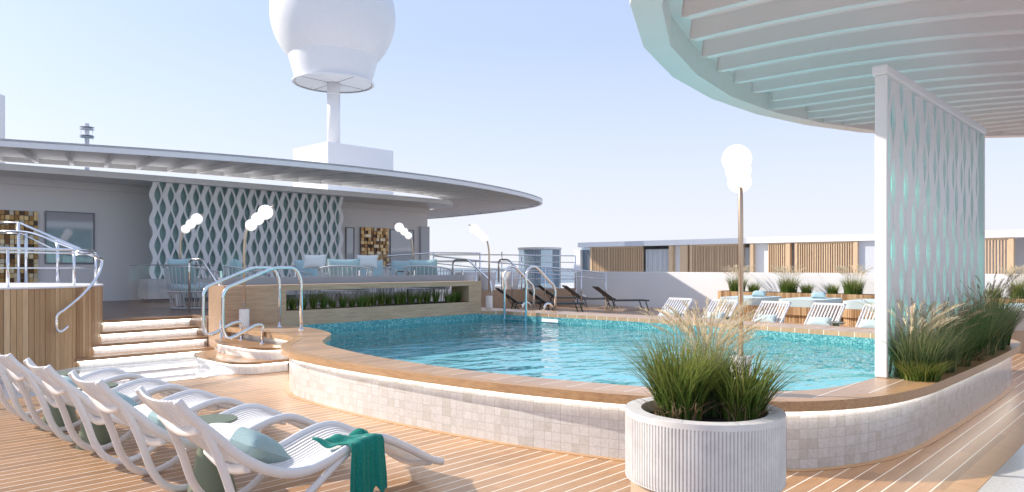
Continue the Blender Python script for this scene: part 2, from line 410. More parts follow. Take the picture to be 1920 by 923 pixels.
def dup(root, loc, rz, label, scale=None):
    def cp(o, par):
        c = o.copy(); col.objects.link(c); c.parent = par
        for ch in o.children: cp(ch, c)
        return c
    r = cp(root, None); r.location = loc; r.rotation_euler = (0, 0, rz); r['label'] = label
    if scale: r.scale = (scale,) * 3
    MAT[r.name] = Matrix.Translation(Vector(loc)) @ Matrix.Rotation(rz, 4, 'Z')
    return r
rnd = random.Random(7)

# ---------------- grass ----------------
def blades(mb, n, h, base, lean, wdt, rr, seg=5, hvar=.35, c0=(0, 0, 0)):
    for _ in range(n):
        q = rr.random() * 2 * math.pi; rad = base * math.sqrt(rr.random())
        p = Vector((c0[0] + rad * math.cos(q), c0[1] + rad * math.sin(q), c0[2]))
        q2 = q + rr.gauss(0, .7); hh_ = h * (1 - hvar * rr.random()); out = lean * hh_ * (.25 + .75 * rad / max(base, 1e-4)) * (.5 + rr.random())
        d = Vector((math.cos(q2), math.sin(q2), 0)); sd_ = Vector((-d.y, d.x, 0)); wi = wdt * (.6 + .7 * rr.random()); cr = rr.random(); droop = rr.random() ** 2 * .35
        vs = []; fs = []; us = []
        for k in range(seg + 1):
            t_ = k / seg; c = p + d * out * t_ ** 1.8 + Vector((0, 0, hh_ * (t_ - droop * t_ ** 3)))
            ww = wi * (1 - t_ ** 1.6) * .5 + .0004
            vs += [c - sd_ * ww, c + sd_ * ww]
        for k in range(seg):
            fs.append((2 * k, 2 * k + 1, 2 * k + 3, 2 * k + 2)); us.append([(cr, k / seg)] * 2 + [(cr, (k + 1) / seg)] * 2)
        mb.add(vs, fs, us)
def plumes(mb, n, h, base, lean, size, rr, c0=(0, 0, 0), stem=.0028, bias=None):
    for _ in range(n):
        q = rr.random() * 2 * math.pi; rad = base * math.sqrt(rr.random()) * .7; p = Vector((c0[0] + rad * math.cos(q), c0[1] + rad * math.sin(q), c0[2]))
        d = Vector((math.cos(q), math.sin(q), 0))
        if bias: d = (d + Vector(bias)).normalized()
        hh_ = h * (.72 + .33 * rr.random()); out = lean * hh_ * (.3 + .9 * rr.random()); cr = rr.random()
        pts = [p + d * out * (k / 10) ** 2 + Vector((0, 0, hh_ * (k / 10) * (1 - .1 * (k / 10) ** 3))) for k in range(11)]
        vs = []; fs = []; us = []
        sd_ = Vector((-d.y, d.x, 0))
        for k, c in enumerate(pts): vs += [c - sd_ * stem / 2, c + sd_ * stem / 2]
        for k in range(10): fs.append((2 * k, 2 * k + 1, 2 * k + 3, 2 * k + 2)); us.append([(cr * .4, 0)] * 4)
        mb.add(vs, fs, us)
        # feathery head: many small spikelets
        L = size * (.8 + .5 * rr.random()); ax = (pts[-1] - pts[-2]).normalized(); st = pts[-1] - ax * L * .8
        m = 26
        for k in range(m):
            t_ = k / m; c = st + ax * L * t_ + d * (t_ ** 2 * L * .25) - Vector((0, 0, t_ ** 2 * L * .15)); a = rr.random() * 6.283
            s2 = (Vector((math.cos(a), math.sin(a), rr.random() * .6 + .5))).normalized(); wl_ = size * .11 * math.sin(math.pi * (t_ * .85 + .12)) + .003
            e = c + (s2 + ax).normalized() * wl_ * 1.8; pw = ax.cross(s2).normalized() * wl_ * .17
            mb.add([c - pw, c + pw, e], [(0, 1, 2)], [[(cr, .6)] * 3])
def tuft(name, label, cat, loc, n, h, base, lean, wdt, mat='leaf', pl=0, plh=1.3, pls=.12, plmat='plume', group=None, seed=1, hvar=.4, bias=None, dry=0):
    rr = random.Random(seed); e = thing(name, label, cat, loc, 0, group)
    mb = MB(); blades(mb, n, h, base, lean, wdt, rr, hvar=hvar); mb.build('leaves', mat, e, world=False)
    if dry:
        mb = MB(); blades(mb, dry, h * .35, base * 1.1, 1.6, wdt * .9, rr); mb.build('dry_leaves', 'plume_brown', e, world=False)
    if pl:
        mb = MB(); plumes(mb, pl, h * plh, base, lean * .75, pls, rr, bias=bias); mb.build('seed_heads', plmat, e, world=False)
    return e

# ======================= THE SETTING =======================
sea = MB().prism([(-9000, -9000), (9000, -9000), (9000, 9000), (-9000, 9000)], -24, -24, bottom=False).build('sea', 'sea'); struct(sea)

OUT = crom([(5.60, 11.6), (5.58, 10.45), (5.43, 9.63), (4.85, 8.88), (4.54, 8.23), (4.43, 7.5), (4.40, 6.73), (4.43, 5.83), (4.53, 4.87), (4.67, 4.10), (4.95, 3.20), (5.47, 2.33), (6.11, 1.91), (6.9, 1.73), (7.89, 1.69), (9.27, 1.68), (11.06, 1.70), (12.1, 1.80), (12.75, 2.2), (13.0, 3.0), (13.05, 5.0), (13.2, 7.6), (13.1, 9.5), (12.98, 11.0), (12.98, 11.6)], 6)
OUT = [Vector((5.60, 12.2))] + OUT + [Vector((12.98, 13.4)), Vector((11.85, 13.4)), Vector((11.85, 12.2))]
INN = crom([(6.60, 11.9), (6.57, 11.45), (6.48, 10.61), (6.19, 9.81), (5.82, 9.34), (5.42, 8.8), (5.2, 8.2), (4.99, 7.0), (4.95, 5.53), (5.08, 4.58), (5.28, 3.7), (5.56, 3.02), (5.97, 2.52), (6.5, 2.28), (7.46, 2.2), (9.5, 2.2), (11.3, 2.25), (11.9, 2.6), (12.04, 3.54), (12.25, 5.6), (12.36, 7.58), (12.27, 9.3), (12.13, 10.89), (12.1, 11.9)], 6)
INN = [Vector((6.60, 12.2))] + INN + [Vector((11.75, 12.2))]
WALLP = offset(OUT[:-4], .10)      # outer tiled wall, set back under the coping
# check the side of the offset: wall must sit inside
if (Vector(WALLP[20]) - Vector((9, 7))).length > (Vector(OUT[20][:2]) - Vector((9, 7))).length: WALLP = offset(OUT[:-4], -.10)
HOLE = [Vector(p[:2]) for p in WALLP] + [Vector((12.88, 13.3)), Vector((5.7, 13.3))]
# main deck, with the opening for the pool
deck = MB().prism([(-14, 1.31), (24.3, 1.31), (24.3, 20.2), (19.2, 20.2), (12.5, 13.45), (5.65, 13.45), (5.65, 12.7), (4.0, 10.4), (-14, 10.4)], -.05, 0, holes=[HOLE]).build('deck_floor', 'deck'); struct(deck)
mb = MB(); mb.prism([(-14, -16), (40, -16), (40, 1.14), (-14, 1.14)], -.05, 0); struct(mb.build('tiled_floor', 'marble'))
mb = MB(); mb.prism([(-14, 1.14), (40, 1.14), (40, 1.31), (-14, 1.31)], -.05, .002); struct(mb.build('deck_border', 'cope'))
mb = MB(); mb.prism([(24.3, 1.31), (60, 1.31), (60, 45), (24.3, 45)], -.05, 0); struct(mb.build('far_deck_floor', 'marble'))
mb = MB(); mb.prism([(-14, 10.4), (4.0, 10.4), (5.65, 10.4), (5.65, 12.6), (-14, 12.6)], -.05, .004); struct(mb.build('landing_floor', 'landing'))
# base board curve of plain teak round the pool wall
WB = [Vector(p[:2]) for p in WALLP]; off_ = offset(WALLP, .06)
if (off_[20] - Vector((9, 7))).length < (WB[20] - Vector((9, 7))).length: off_ = offset(WALLP, -.06)
mb = MB(); mb.prism(off_[3:] + WB[3:][::-1], .0, .006); struct(mb.build('pool_margin_board', 'cope'))
# terrace
TER = [(-14, 13.655), (5.57, 13.655), (5.57, 12.85), (11.8, 12.85), (11.8, 13.4), (12.5, 13.45), (19.2, 20.2), (24.0, 19.2), (24.0, 42), (-14, 42)]
mb = MB(); mb.prism(TER, 0, .68); struct(mb.build('terrace_floor', 'dark_floor'))
mb = MB(); mb.obox((12.52, 13.42), (19.22, 20.17), .04, .0, .676); mb.obox((19.22, 20.16), (24.0, 19.16), .04, 0, .676); struct(mb.build('terrace_edge_board', 'oak'))

# ---------------- the pool ----------------
pool = thing('swimming_pool', 'turquoise swimming pool with curved teak coping and pale tiled outer wall', 'swimming pool', (8.5, 7, 0))
mb = MB(); mb.wall(WALLP, 0.0, .475); mb.build('tiled_wall', 'walltile', pool)
mb = MB(); inner = offset(OUT[:-4], .13) if (offset(OUT[:-4], .13)[20] - Vector((9, 7))).length < (Vector(OUT[20][:2]) - Vector((9, 7))).length else offset(OUT[:-4], -.13)
RIM = [Vector(p[:2]) for p in OUT[:-4]]
C_SHAPE = [Vector(p[:2]) for p in OUT] + [Vector(p[:2]) for p in INN[::-1]]
mb.prism(inner + [Vector((12.85, 13.4)), Vector((11.85, 13.4)), Vector((11.85, 12.2))] + [Vector(p[:2]) for p in INN[::-1]], .475, .553); mb.build('coping_top', 'copetop', pool)
mb = MB(); mb.prism(RIM + inner[::-1], .475, .556); mb.build('coping_edge', 'cope', pool, bevel=.012)
mb = MB(); mb.wall(INN, -1.0, .474); mb.wall([(5.7, 12.195), (12.4, 12.195)], -1.0, .5); mb.build('basin_wall', 'mosaic', pool)
mb = MB(); mb.prism([Vector(p[:2]) for p in INN], -.1, -.1 + .05); mb.build('basin_floor', 'poolfloor', pool)
LEDP = offset(WALLP, .03)
if (LEDP[20] - Vector((9, 7))).length < (WB[20] - Vector((9, 7))).length: LEDP = offset(WALLP, -.03)
mb = MB(); mb.prism([Vector(p[:2]) for p in WALLP[6:120]] + LEDP[6:120][::-1], .462, .472); mb.build('led_strip', 'led', pool)
mb = MB(); mb.prism([Vector(p[:2]) for p in offset(INN, 0)], .355, .355, bottom=False); wat = mb.build('pool_water', 'water'); struct(wat)
# white basin light panel under the far ladder
mb = MB(); 
# steps from landing to pool (two rounded treads)
st = thing('pool_steps', 'two rounded teak treads with white lit risers beside the pool edge', 'steps', (5.2, 10.8, 0))
def round_tread(u0, z, name_='tread'):
    pl_ = fillet([(5.62, 10.02, 0), (u0 + .15, 10.08, 0), (u0, 10.4, 0), (u0, 11.3, 0), (u0 + .08, 11.95, 0), (5.62, 12.15, 0)], .25)
    ins = fillet([(5.60, 10.07, 0), (u0 + .20, 10.13, 0), (u0 + .05, 10.45, 0), (u0 + .05, 11.3, 0), (u0 + .12, 11.9, 0), (5.60, 12.1, 0)], .22)
    t1 = MB().prism(pl_, z - .04, z).build(name_, 'tread', st, bevel=.006)
    MB().prism(ins, z - .185, z - .041).build('riser', 'stairtile', st)
    led = [Vector(p[:2]) for p in offset(ins, .012)]; led2 = [Vector(p[:2]) for p in offset(ins, -.022)]
    MB().prism(led + led2[::-1], z - .052, z - .043).build('led_strip', 'led', st)
round_tread(4.82, .19); round_tread(5.17, .375)

# ---------------- staircase ----------------
stair = thing('staircase', 'wide staircase of four teak treads with glowing white risers', 'staircase', (4.5, 13, 0))
for k in range(4):
    v0 = 12.6 + .32 * k; z = .17 * (k + 1); ua, ub = 2.2, 5.62
    MB().box(ua, ub, v0, v0 + .40 if k < 3 else v0 + .094, z - .05, z + (.003 if k == 3 else 0)).build('tread', 'tread', stair, bevel=.006)
    MB().box(ua, ub, v0 + .06, v0 + .10, z - .17, z - .051).build('riser', 'stairtile', stair)
    MB().box(ua, ub, v0 + .03, v0 + .05, z - .062, z - .052).build('led_strip', 'led', stair)
MB().box(5.62, 5.66, 12.55, 13.6, 0, .70).build('side_board', 'tread', stair)

# ---------------- timber clad drum ----------------
drum = thing('timber_clad_platform', 'curved raised platform clad in vertical timber boards beside the staircase', 'platform', (2.3, 14.1, 0))
C0 = Vector((2.3, 14.1)); RD = 1.86
mb = MB(); mb2 = MB()
N = 150
MB().lathe([(RD - .03, 0.0), (RD - .03, 1.27)], 2.3, 14.1, 64).build('core', 'wallgrey', drum, smooth=False)
for k in range(N):
    a0 = 2 * math.pi * k / N; a1 = 2 * math.pi * (k + .93) / N; cr = rnd.random(); r1 = RD + rnd.uniform(-.004, .004)
    pl_ = [C0 + Vector((math.cos(a0), math.sin(a0))) * (RD - .028), C0 + Vector((math.cos(a0), math.sin(a0))) * r1, C0 + Vector((math.cos(a1), math.sin(a1))) * r1, C0 + Vector((math.cos(a1), math.sin(a1))) * (RD - .028)]
    mb.prism(pl_, .04, 1.272, uv=cr)
mb.build('timber_boards', 'slatw', drum)
mb = MB(); mb.lathe([(RD - .6, 1.275), (RD + .01, 1.275), (RD + .015, 1.30), (RD - .6, 1.315)], 2.3, 14.1, 96); mb.build('white_rim', 'white', drum)
MB().lathe([(RD - .7, 1.26), (RD - .6, 1.3)], 2.3, 14.1, 64).build('tub_water', 'mosaic', drum)
# second timber volume continuing to the left
mb = MB()
u = 2.3
while u > -6:
    mb.box(u - .075, u - .004, 12.28, 12.31, .04, 1.272, uv=rnd.random()); u -= .078
blk = thing('timber_clad_wall', 'straight timber board wall left of the curved platform', 'wall', (-2, 12.3, 0))
mb.build('timber_boards', 'slatw', blk); MB().box(-6, 2.2, 12.31, 13.5, 0, 1.27).build('core', 'wallgrey', blk); MB().box(-6, 2.2, 12.27, 13.5, 1.272, 1.31).build('cap', 'white', blk)

# railings on the drum
def arc(r, a0, a1, z, n=24): return [(C0.x + r * math.cos(R(a0 + (a1 - a0) * k / n)), C0.y + r * math.sin(R(a0 + (a1 - a0) * k / n)), z) for k in range(n + 1)]
rl = thing('steel_railing', 'curved polished steel railing on the white rim of the timber platform', 'railing', (2.3, 14.1, 1.3))
MB().tube([(-4, 12.36, 1.86)] + [(1.9, 12.36, 1.86)] + arc(RD - .1, -88, 25, 1.86), .021, 10).build('top_rail', 'chrome', rl, smooth=True)
MB().tube([(-4, 12.36, 1.815)] + [(1.9, 12.36, 1.815)] + arc(RD - .1, -88, 25, 1.81), .012, 8).build('under_rail', 'chrome', rl, smooth=True)
MB().tube([(-4, 12.36, 1.58)] + [(1.9, 12.36, 1.58)] + arc(RD - .1, -88, 25, 1.58), .009, 8).build('mid_rail', 'chrome', rl, smooth=True)
for a_ in (-84, -50, -16, 20):
    p = C0 + Vector((math.cos(R(a_)), math.sin(R(a_)))) * (RD - .1)
    MB().tube([(p.x, p.y, 1.3), (p.x, p.y, 1.85)], .02, 10).build('post', 'chrome', rl, smooth=True)
rl2 = thing('steel_railing', 'sloping double steel handrail running down behind the timber platform rim', 'railing', tuple(W(35, 540, 13.2)))
A = [W(-60, 417, 13.6), W(36, 418, 13.2), W(150, 467, 12.6)]
B = [W(-60, 434, 13.3), W(52, 434, 13.0), W(187, 484, 12.3)]
MB().tube(fillet(A, .1), .022, 10).build('top_rail', 'chrome', rl2, smooth=True)
MB().tube(fillet(B, .3), .022, 10).build('hand_rail', 'chrome', rl2, smooth=True)
MB().tube(fillet([W(-60, 437, 13.6), W(40, 438, 13.2), W(100, 467, 12.8)], .1), .012, 8).build('mid_rail', 'chrome', rl2, smooth=True)
for px in (35, 49, 108):
    MB().tube([W(px, {35: 418, 49: 434, 108: 450}[px], 13.1), W(px, 530, 13.1)], .028, 8).build('post', 'chrome', rl2, smooth=True)
hr = thing('steel_handrail', 'spiralling steel handrail curling down the front of the timber platform', 'handrail', tuple(W(187, 535, 12.2)))
def hit(px, py, gap=.09):
    r = (px - 960) / FO; dx, dy = SS * r + CC, SS - CC * r; A_ = dx * dx + dy * dy; B_ = -2 * (dx * C0.x + dy * C0.y); K_ = C0.length_squared - (RD + gap) ** 2
    D_ = B_ * B_ - 4 * A_ * K_; d = (-B_ - math.sqrt(D_)) / (2 * A_) if D_ > 0 else -B_ / (2 * A_); return W(px, py, d)
hp = [hit(172, 478), hit(184, 484), hit(191, 487), hit(187, 508), hit(173, 533), hit(150, 557), hit(122, 580), hit(108, 590), hit(106, 600), hit(106, 612), hit(109, 620), hit(116, 621), hit(127, 612)]
MB().tube(crom(hp, 6), .022, 10).build('rail', 'chrome', hr, smooth=True)
MB().tube([W(180, 478, 12.25), W(180, 540, 12.25)], .014, 8).build('post', 'chrome', hr, smooth=True)
MB().tube([hit(132, 574), hit(134, 578, -.02)], .012, 8).build('bracket', 'chrome', hr, smooth=True)

# stair right handrail
hr = thing('steel_handrail', 'steel handrail at the right side of the lit staircase', 'handrail', tuple(G(355, 585, .68)))
hp = [G(355, 586, .68), W(355, 487, 14.5), W(378, 486, 14.3), W(414, 541, 12.9), W(414.5, 640, 12.35), W(412, 652, 12.3), W(404, 657, 12.25)]
MB().tube(fillet(hp, .12), .022, 12).build('rail', 'chrome', hr, smooth=True)
# stair rail down from far end of terrace
hr = thing('steel_handrail', 'steel handrail descending beside the lamp at the far pool corner', 'handrail', tuple(W(848, 530, 19)))
hp = [W(849, 530, 20), W(849, 488, 20), W(877, 487, 19.5), W(921, 528, 18.6), W(922, 560, 18.5)]
MB().tube(fillet(hp, .15), .026, 10).build('rail', 'chrome', hr, smooth=True)
hr = thing('steel_handrail', 'steel handrail sloping down right of the tall railing post', 'handrail', tuple(W(940, 530, 22)))
hp = [W(935, 530, 22), W(935, 487, 22), W(954, 487, 21.6), W(985, 520, 20.8), W(992, 560, 20.7)]
MB().tube(fillet(hp, .15), .026, 10).build('rail', 'chrome', hr, smooth=True)

# pool entry rails
def pool_rail(v, label, gx=0):
    e = thing('pool_handrail', label, 'pool handrail', (6.25, v, .55), 0, 'steel handrails over the left pool steps')
    p = [(0, 0, 0), (0, 0, .82), (-.1, 0, 1.03), (-.50, 0, 1.03), (-1.27, 0, .72), (-1.33, 0, .62), (-1.33, 0, .06), (-1.27, 0, -.06), (-1.17, 0, -.05), (-.80, 0, .12), (-.68, 0, .12), (-.68, 0, -.17)]
    MB().tube(fillet(p, .11, 8), .027, 14).build('rail', 'chrome', e, world=False, smooth=True)
    for q in ((0, 0, .002), (-.68, 0, -.174)): MB().lathe([(.05, q[2]), (.045, q[2] + .012)], q[0], q[1], 20).build('flange', 'chrome', e, world=False)
    return e
r1 = pool_rail(10.80, 'nearer of the two polished steel handrails over the left pool steps')
r2 = dup(r1, (6.30, 11.62, .55), 0, 'farther of the two polished steel handrails over the left pool steps')
def ladder_rail(v, label):
    e = thing('ladder_handrail', label, 'pool ladder', (12.0, v, .3), 0, 'steel ladder handrails at the far pool edge')
    p = [(0, 0, -.5), (0, 0, 1.10), (.10, 0, 1.29), (.35, 0, 1.30), (.72, 0, 1.02), (.98, 0, .84), (1.02, 0, .74), (1.02, 0, .28)]
    MB().tube(fillet(p, .12, 8), .028, 12).build('rail', 'chrome', e, world=False, smooth=True)
    MB().tube(fillet([(.60, 0, .28), (.66, 0, .42), (.8, 0, .44), (1.0, 0, .30)], .06), .026, 12).build('toe_loop', 'chrome', e, world=False, smooth=True)
    return e
l1 = ladder_rail(11.68, 'left polished steel ladder handrail at the far pool edge')
l2 = dup(l1, (12.0, 11.0, .3), 0, 'right polished steel ladder handrail at the far pool edge')
lt = thing('ladder_tread', 'short steel ladder tread just above the water between the far handrails', 'ladder tread', (12.0, 11.3, .38))
MB().box(11.97, 12.07, 11.02, 11.66, .375, .395).build('plate', 'chrome', lt, bevel=.004)
lp = thing('light_panel', 'white rectangular panel on the mosaic wall right of the ladder', 'panel', (12.1, 10.6, .35))
MB().box(12.10, 12.125, 10.15, 10.62, .37, .44).build('plate', 'white', lp)

# ---------------- oak planter wall behind the pool ----------------
pw = thing('timber_planter_wall', 'long timber clad planter wall with a slot of grasses behind the pool', 'planter', (8.6, 12.5, 0))
V0, V1 = 12.2, 12.8; U0, U1 = 5.57, 11.75
for nm, bb in (('base_panel', (U0, U1, V0, V1, .0, .78)), ('left_block', (U0, 6.75, V0 - .002, V1, .78, 1.26)), ('right_block', (11.35, U1, V0 - .002, V1, .78, 1.26)), ('top_beam', (6.75, 11.35, V0 - .001, V1, 1.155, 1.26))):
    MB().box(*bb).build(nm, 'oak', pw)
MB().box(U0 + .1, U1 - .3, V0 + .05, V1 - .05, .781, .79).build('soil', 'soil', pw)
MB().box(U0 + .25, U1, 12.81, 12.98, 1.20, 1.40).build('grey_kerb', 'greycurb', pw)
nt = 0
u = 6.82
while u < 11.3:
    h = rnd.uniform(.27, .42)
    tuft('grass_tuft', 'dark green grass tuft in the slot of the timber planter wall', 'grass tuft', (u, 12.42 + rnd.uniform(-.08, .12), .785), 130, h, .06, .55, .011, 'leaf', group='grass tufts in the planter wall slot', seed=100 + nt, hvar=.5)
    nt += 1; u += rnd.uniform(.17, .27)
TUFTN = nt
# glass balustrade
gb = thing('glass_balustrade', 'clear glass balustrade above the timber planter wall', 'balustrade', (8.6, 12.92, 1.4))
for k in range(4):
    a = 5.85 + k * 1.49; MB().box(a, a + 1.46, 12.905, 12.92, 1.40, 1.89).build('glass_pane', 'glass', gb)
for k in range(5):
    a = 5.84 + k * 1.49; MB().box(a - .012, a + .012, 12.89, 12.935, 1.40, 1.52).build('clamp', 'chrome', gb)
gb = thing('glass_balustrade', 'low clear glass screen at the top of the staircase', 'balustrade', (5.0, 14.6, .68))
MB().box(4.95, 6.6, 14.9, 14.915, .72, 1.62).build('glass_pane', 'glass', gb); MB().tube([(4.95, 14.907, 1.63), (6.6, 14.907, 1.63)], .012).build('top_rail', 'frame_grey', gb)

# ---------------- left building ----------------
bl = thing('deck_building', 'pale grey single storey deck building under a white roof edge', 'building', (6, 24, .68))
MB().box(-14, 17.5, 21.1, 27, .68, 3.84).build('wall', 'wallgrey', bl)
MB().box(-14, 17.55, 21.02, 21.1, 3.62, 3.80).build('cornice', 'wallgrey', bl)
roofp = fillet([(-14, 19.9, 0), (3.8, 19.75, 0), (7.06, 19.45, 0), (12.7, 19.2, 0), (16.9, 19.15, 0), (17.9, 20.0, 0), (17.7, 27.2, 0), (-14, 27.2, 0)], .6, 6)
MB().prism(roofp, 3.8, 3.955).build('roof', 'white', bl, bevel=.01)
for nm, a, b, z0, z1 in (('framed_window', onv(84, 21.08), onv(177, 21.08), 1.70, 2.98), ('framed_window', onv(648, 21.08), onv(664, 21.08), 1.5, 2.92), ('framed_window', onv(731, 21.08), onv(776, 21.08), 1.5, 2.92)):
    f = MB(); f.box(a, b, 21.055, 21.085, z1, z1 + .03); f.box(a, b, 21.055, 21.085, z0 - .03, z0); f.box(a, a + .03, 21.055, 21.085, z0, z1); f.box(b - .03, b, 21.055, 21.085, z0, z1)
    fo = f.build('window', 'frame_grey', bl)
    MB().box(a + .03, b - .03, 21.07, 21.09, z0, z1).build('pane', 'window_sheen', fo)
MB().box(17.1, 17.505, 20.98, 21.35, .68, 3.1).build('corner_pier', 'palewall', bl)
def wavy(name, label, loc0, length, z0, z1, pair, amp, lam, wide, nar, dep, glass, gy, phase=0.0, matn='white', end=True):
    """screen along +x from loc0 (x,y); vertical ribbons mirrored in pairs over a glass sheet"""
    e = thing(name, label, 'screen', (loc0[0] + length / 2, loc0[1], z0)); x0, y = loc0
    mb = MB(); n = int(round(length / pair)) * 2; step = length / n
    H_ = z1 - z0; ns = int(H_ / .04)
    for k in range(1 if gy < .08 else 0, n + (0 if gy < .08 else 1)):
        cx = x0 + k * step; y = loc0[1] + (.004 if k % 2 else 0); sgn = 1 if k % 2 else -1; w_ = (wide if k % 2 == 0 else nar)
        vs = []; fs = []
        for i in range(ns + 1):
            z = z0 + H_ * i / ns; c = cx + sgn * amp * math.sin(2 * math.pi * z / lam + phase); 
            vs += [(c - w_ / 2, y - dep / 2, z), (c + w_ / 2, y - dep / 2, z), (c + w_ / 2, y + dep / 2, z), (c - w_ / 2, y + dep / 2, z)]
        for i in range(ns):
            for q in range(4): fs.append((4 * i + q, 4 * i + (q + 1) % 4, 4 * i + 4 + (q + 1) % 4, 4 * i + 4 + q))
        fs.append((3, 2, 1, 0)); fs.append((4 * ns, 4 * ns + 1, 4 * ns + 2, 4 * ns + 3)); mb.add(vs, fs)
    mb.build('wavy_slats', matn, e)
    MB().box(x0, x0 + length, y + gy, y + gy + .012, z0 + .002, z1 - .002).build('glass_sheet', glass, e)
    return e
ws = wavy('wavy_screen', 'wide white wavy lattice screen over green glass on the building front', (7.1, 19.62), 5.62, 1.28, 3.80, .33, .045, .66, .125, .05, .04, 'greenglass', .10)
pb = thing('ribbed_plinth', 'pale ribbed box plinth under the left end of the wavy screen', 'plinth', (7.3, 19.7, .68))
mb = MB(); mb.box(6.93, 12.8, 19.5, 20.2, .76, 1.27); 
u = 6.93
while u < 12.8: mb.box(u, u + .02, 19.485, 19.505, .76, 1.265); u += .04
mb.build('ribbed_box', 'stone', pb); MB().box(7.0, 12.7, 19.56, 20.15, .68, .76).build('recessed_base', 'frame_grey', pb)
def gold_panel(label, a, b, z0, z1, v, nx, nz):
    e = thing('block_artwork', label, 'wall art', ((a + b) / 2, v, z0), 0, 'gilded block artworks on the grey wall')
    MB().box(a, b, v - .03, v, z0, z1).build('backing', 'frame_grey', e); mb = MB(); dx = (b - a) / nx; dz = (z1 - z0) / nz
    rg = random.Random(int(a * 10))
    for i in range(nx):
        for j in range(nz):
            r1, r2 = rg.uniform(0, .2), rg.uniform(0, .2)
            mb.box(a + (i + .04 + r1 * .4) * dx, a + (i + .97 - r2 * .3) * dx, v - .03 - rg.uniform(.02, .10), v - .03, z0 + (j + .04) * dz, z0 + (j + .97 - r1 * .4) * dz, uv=rg.random())
    mb.build('blocks', 'gold', e)
gold_panel('gilded wooden block artwork at the left picture edge behind the railings', onv(-60, 21.08), onv(70, 21.08), 1.2, 2.98, 21.08, 14, 15)
gold_panel('gilded wooden block artwork between wavy screen and corner of building', onv(675, 21.08), onv(726, 21.08), 1.55, 2.97, 21.08, 9, 12)

# upper ring canopy
outer = crom([(-9, 27), (-5, 22.5), (-1, 20.3), (3.64, 18.75), (6.9, 17.6), (9.75, 16.98), (12.5, 16.79), (15.5, 17.02), (18.5, 17.76), (21.0, 18.75), (22.7, 19.9), (23.94, 21.99), (24.97, 26.25), (25.4, 30.88), (24, 35), (16, 38), (4, 38), (-5, 34)], 6, True)
innr = crom([(-5, 27), (-2, 24), (2, 22.3), (5, 21.3), (8, 20.55), (10.3, 20.3), (13.2, 20.05), (16.6, 20.5), (19.0, 21.6), (20.6, 23.6), (21.3, 26.3), (20.5, 30), (15, 32.5), (5, 32.5), (-3, 30.5)], 6, True)
cn = thing('ring_canopy', 'large white ring shaped canopy above the pale grey deck building', 'canopy', (8, 27, 4.2))
ZC = 4.2
ou = [Vector(p[:2]) for p in outer]; ii = [Vector(p[:2]) for p in innr]
MB().prism(ou, ZC + .12, ZC + .17, holes=[ii]).build('soffit_panel', 'canopy', cn)
def inset(path, d, c):
    a = offset(path, d, True); b = offset(path, -d, True)
    return a if sum((x - c).length for x in a) < sum((x - c).length for x in b) else b
cc = Vector((8, 27))
MB().prism(ou, ZC, ZC + .172, holes=[inset(ou, .1, cc)]).build('fascia', 'white', cn)
io = inset(ii, -.1, cc); io2 = offset(ii, .1, True); 
io2 = io2 if sum((x - cc).length for x in io2) > sum((x - cc).length for x in ii) else offset(ii, -.1, True)
MB().prism(io2, ZC, ZC + .171, holes=[ii]).build('inner_fascia', 'canopy', cn)
# rafters
def resample(path, n, i0, i1):
    seg = path[i0:i1]; L = [0]
    for a, b in zip(seg, seg[1:]): L.append(L[-1] + (b - a).length)
    out = []; j = 0
    for k in range(n):
        t_ = L[-1] * k / (n - 1)
        while j < len(L) - 2 and L[j + 1] < t_: j += 1
        f = (t_ - L[j]) / max(L[j + 1] - L[j], 1e-6); out.append(seg[j].lerp(seg[j + 1], f))
    return out
ro = resample(ou, 44, 6, 80); ri = resample(ii, 44, 6, 68)
for a, b in zip(ro, ri):
    d = (b - a).normalized(); MB().obox(a + d * .1, b - d * .1, .09, ZC + .01, ZC + .119).build('rafter', 'canopy', cn)
for p in ((20.5, 30), (2, 32), (12, 35)):
    MB().lathe([(.15, .68), (.15, ZC)], p[0], p[1], 20).build('column', 'white', cn, smooth=True)

# radome on its mast
hb = thing('deckhouse', 'plain white box deckhouse carrying the radar dome mast', 'deckhouse', (24, 37, 0))
MB().box(21.9, 26.4, 35.0, 38.8, 0.7, 8.55).build('housing', 'whitewall', hb, bevel=.03)
rd = thing('radar_dome', 'huge white spherical radar dome on a single mast', 'radar dome', (23.6, 37.1, 8.55)); cx, cy = 23.6, 37.1
MB().lathe([(.38, 8.55), (.38, 12.45)], cx, cy, 32).build('mast', 'white', rd, smooth=True)
MB().lathe([(.40, 11.75), (.40, 11.80)], cx, cy, 32).build('mast_collar', 'white', rd)
MB().lathe([(2.20, 12.55), (2.60, 14.0), (2.60, 14.02)], cx, cy, 64, False).build('skirt', 'white', rd, smooth=True)
MB().lathe([(2.26, 12.42), (2.38, 12.42), (2.38, 12.50), (2.21, 12.56), (2.26, 12.5)], cx, cy, 64, False).build('base_ring', 'white', rd)
MB().lathe([(.01, 12.47), (2.18, 12.47), (2.18, 12.50), (.01, 12.5)], cx, cy, 64, False).build('base_plate', 'white', rd)
mb = MB(); mb.box(cx - 2.1, cx + 2.1, cy - .015, cy + .015, 12.455, 12.468); mb.box(cx - .015, cx + .015, cy - 2.1, cy + 2.1, 12.456, 12.469); mb.build('seam', 'frame_grey', rd)
MB().ball((cx, cy, 16.45), 3.62, 96).build('dome', 'white', rd, smooth=True)
MB().lathe([(2.625, 13.985), (2.635, 14.0), (2.635, 14.03), (2.60, 14.045)], cx, cy, 64, False).build('joint_ring', 'palewall', rd, smooth=True)
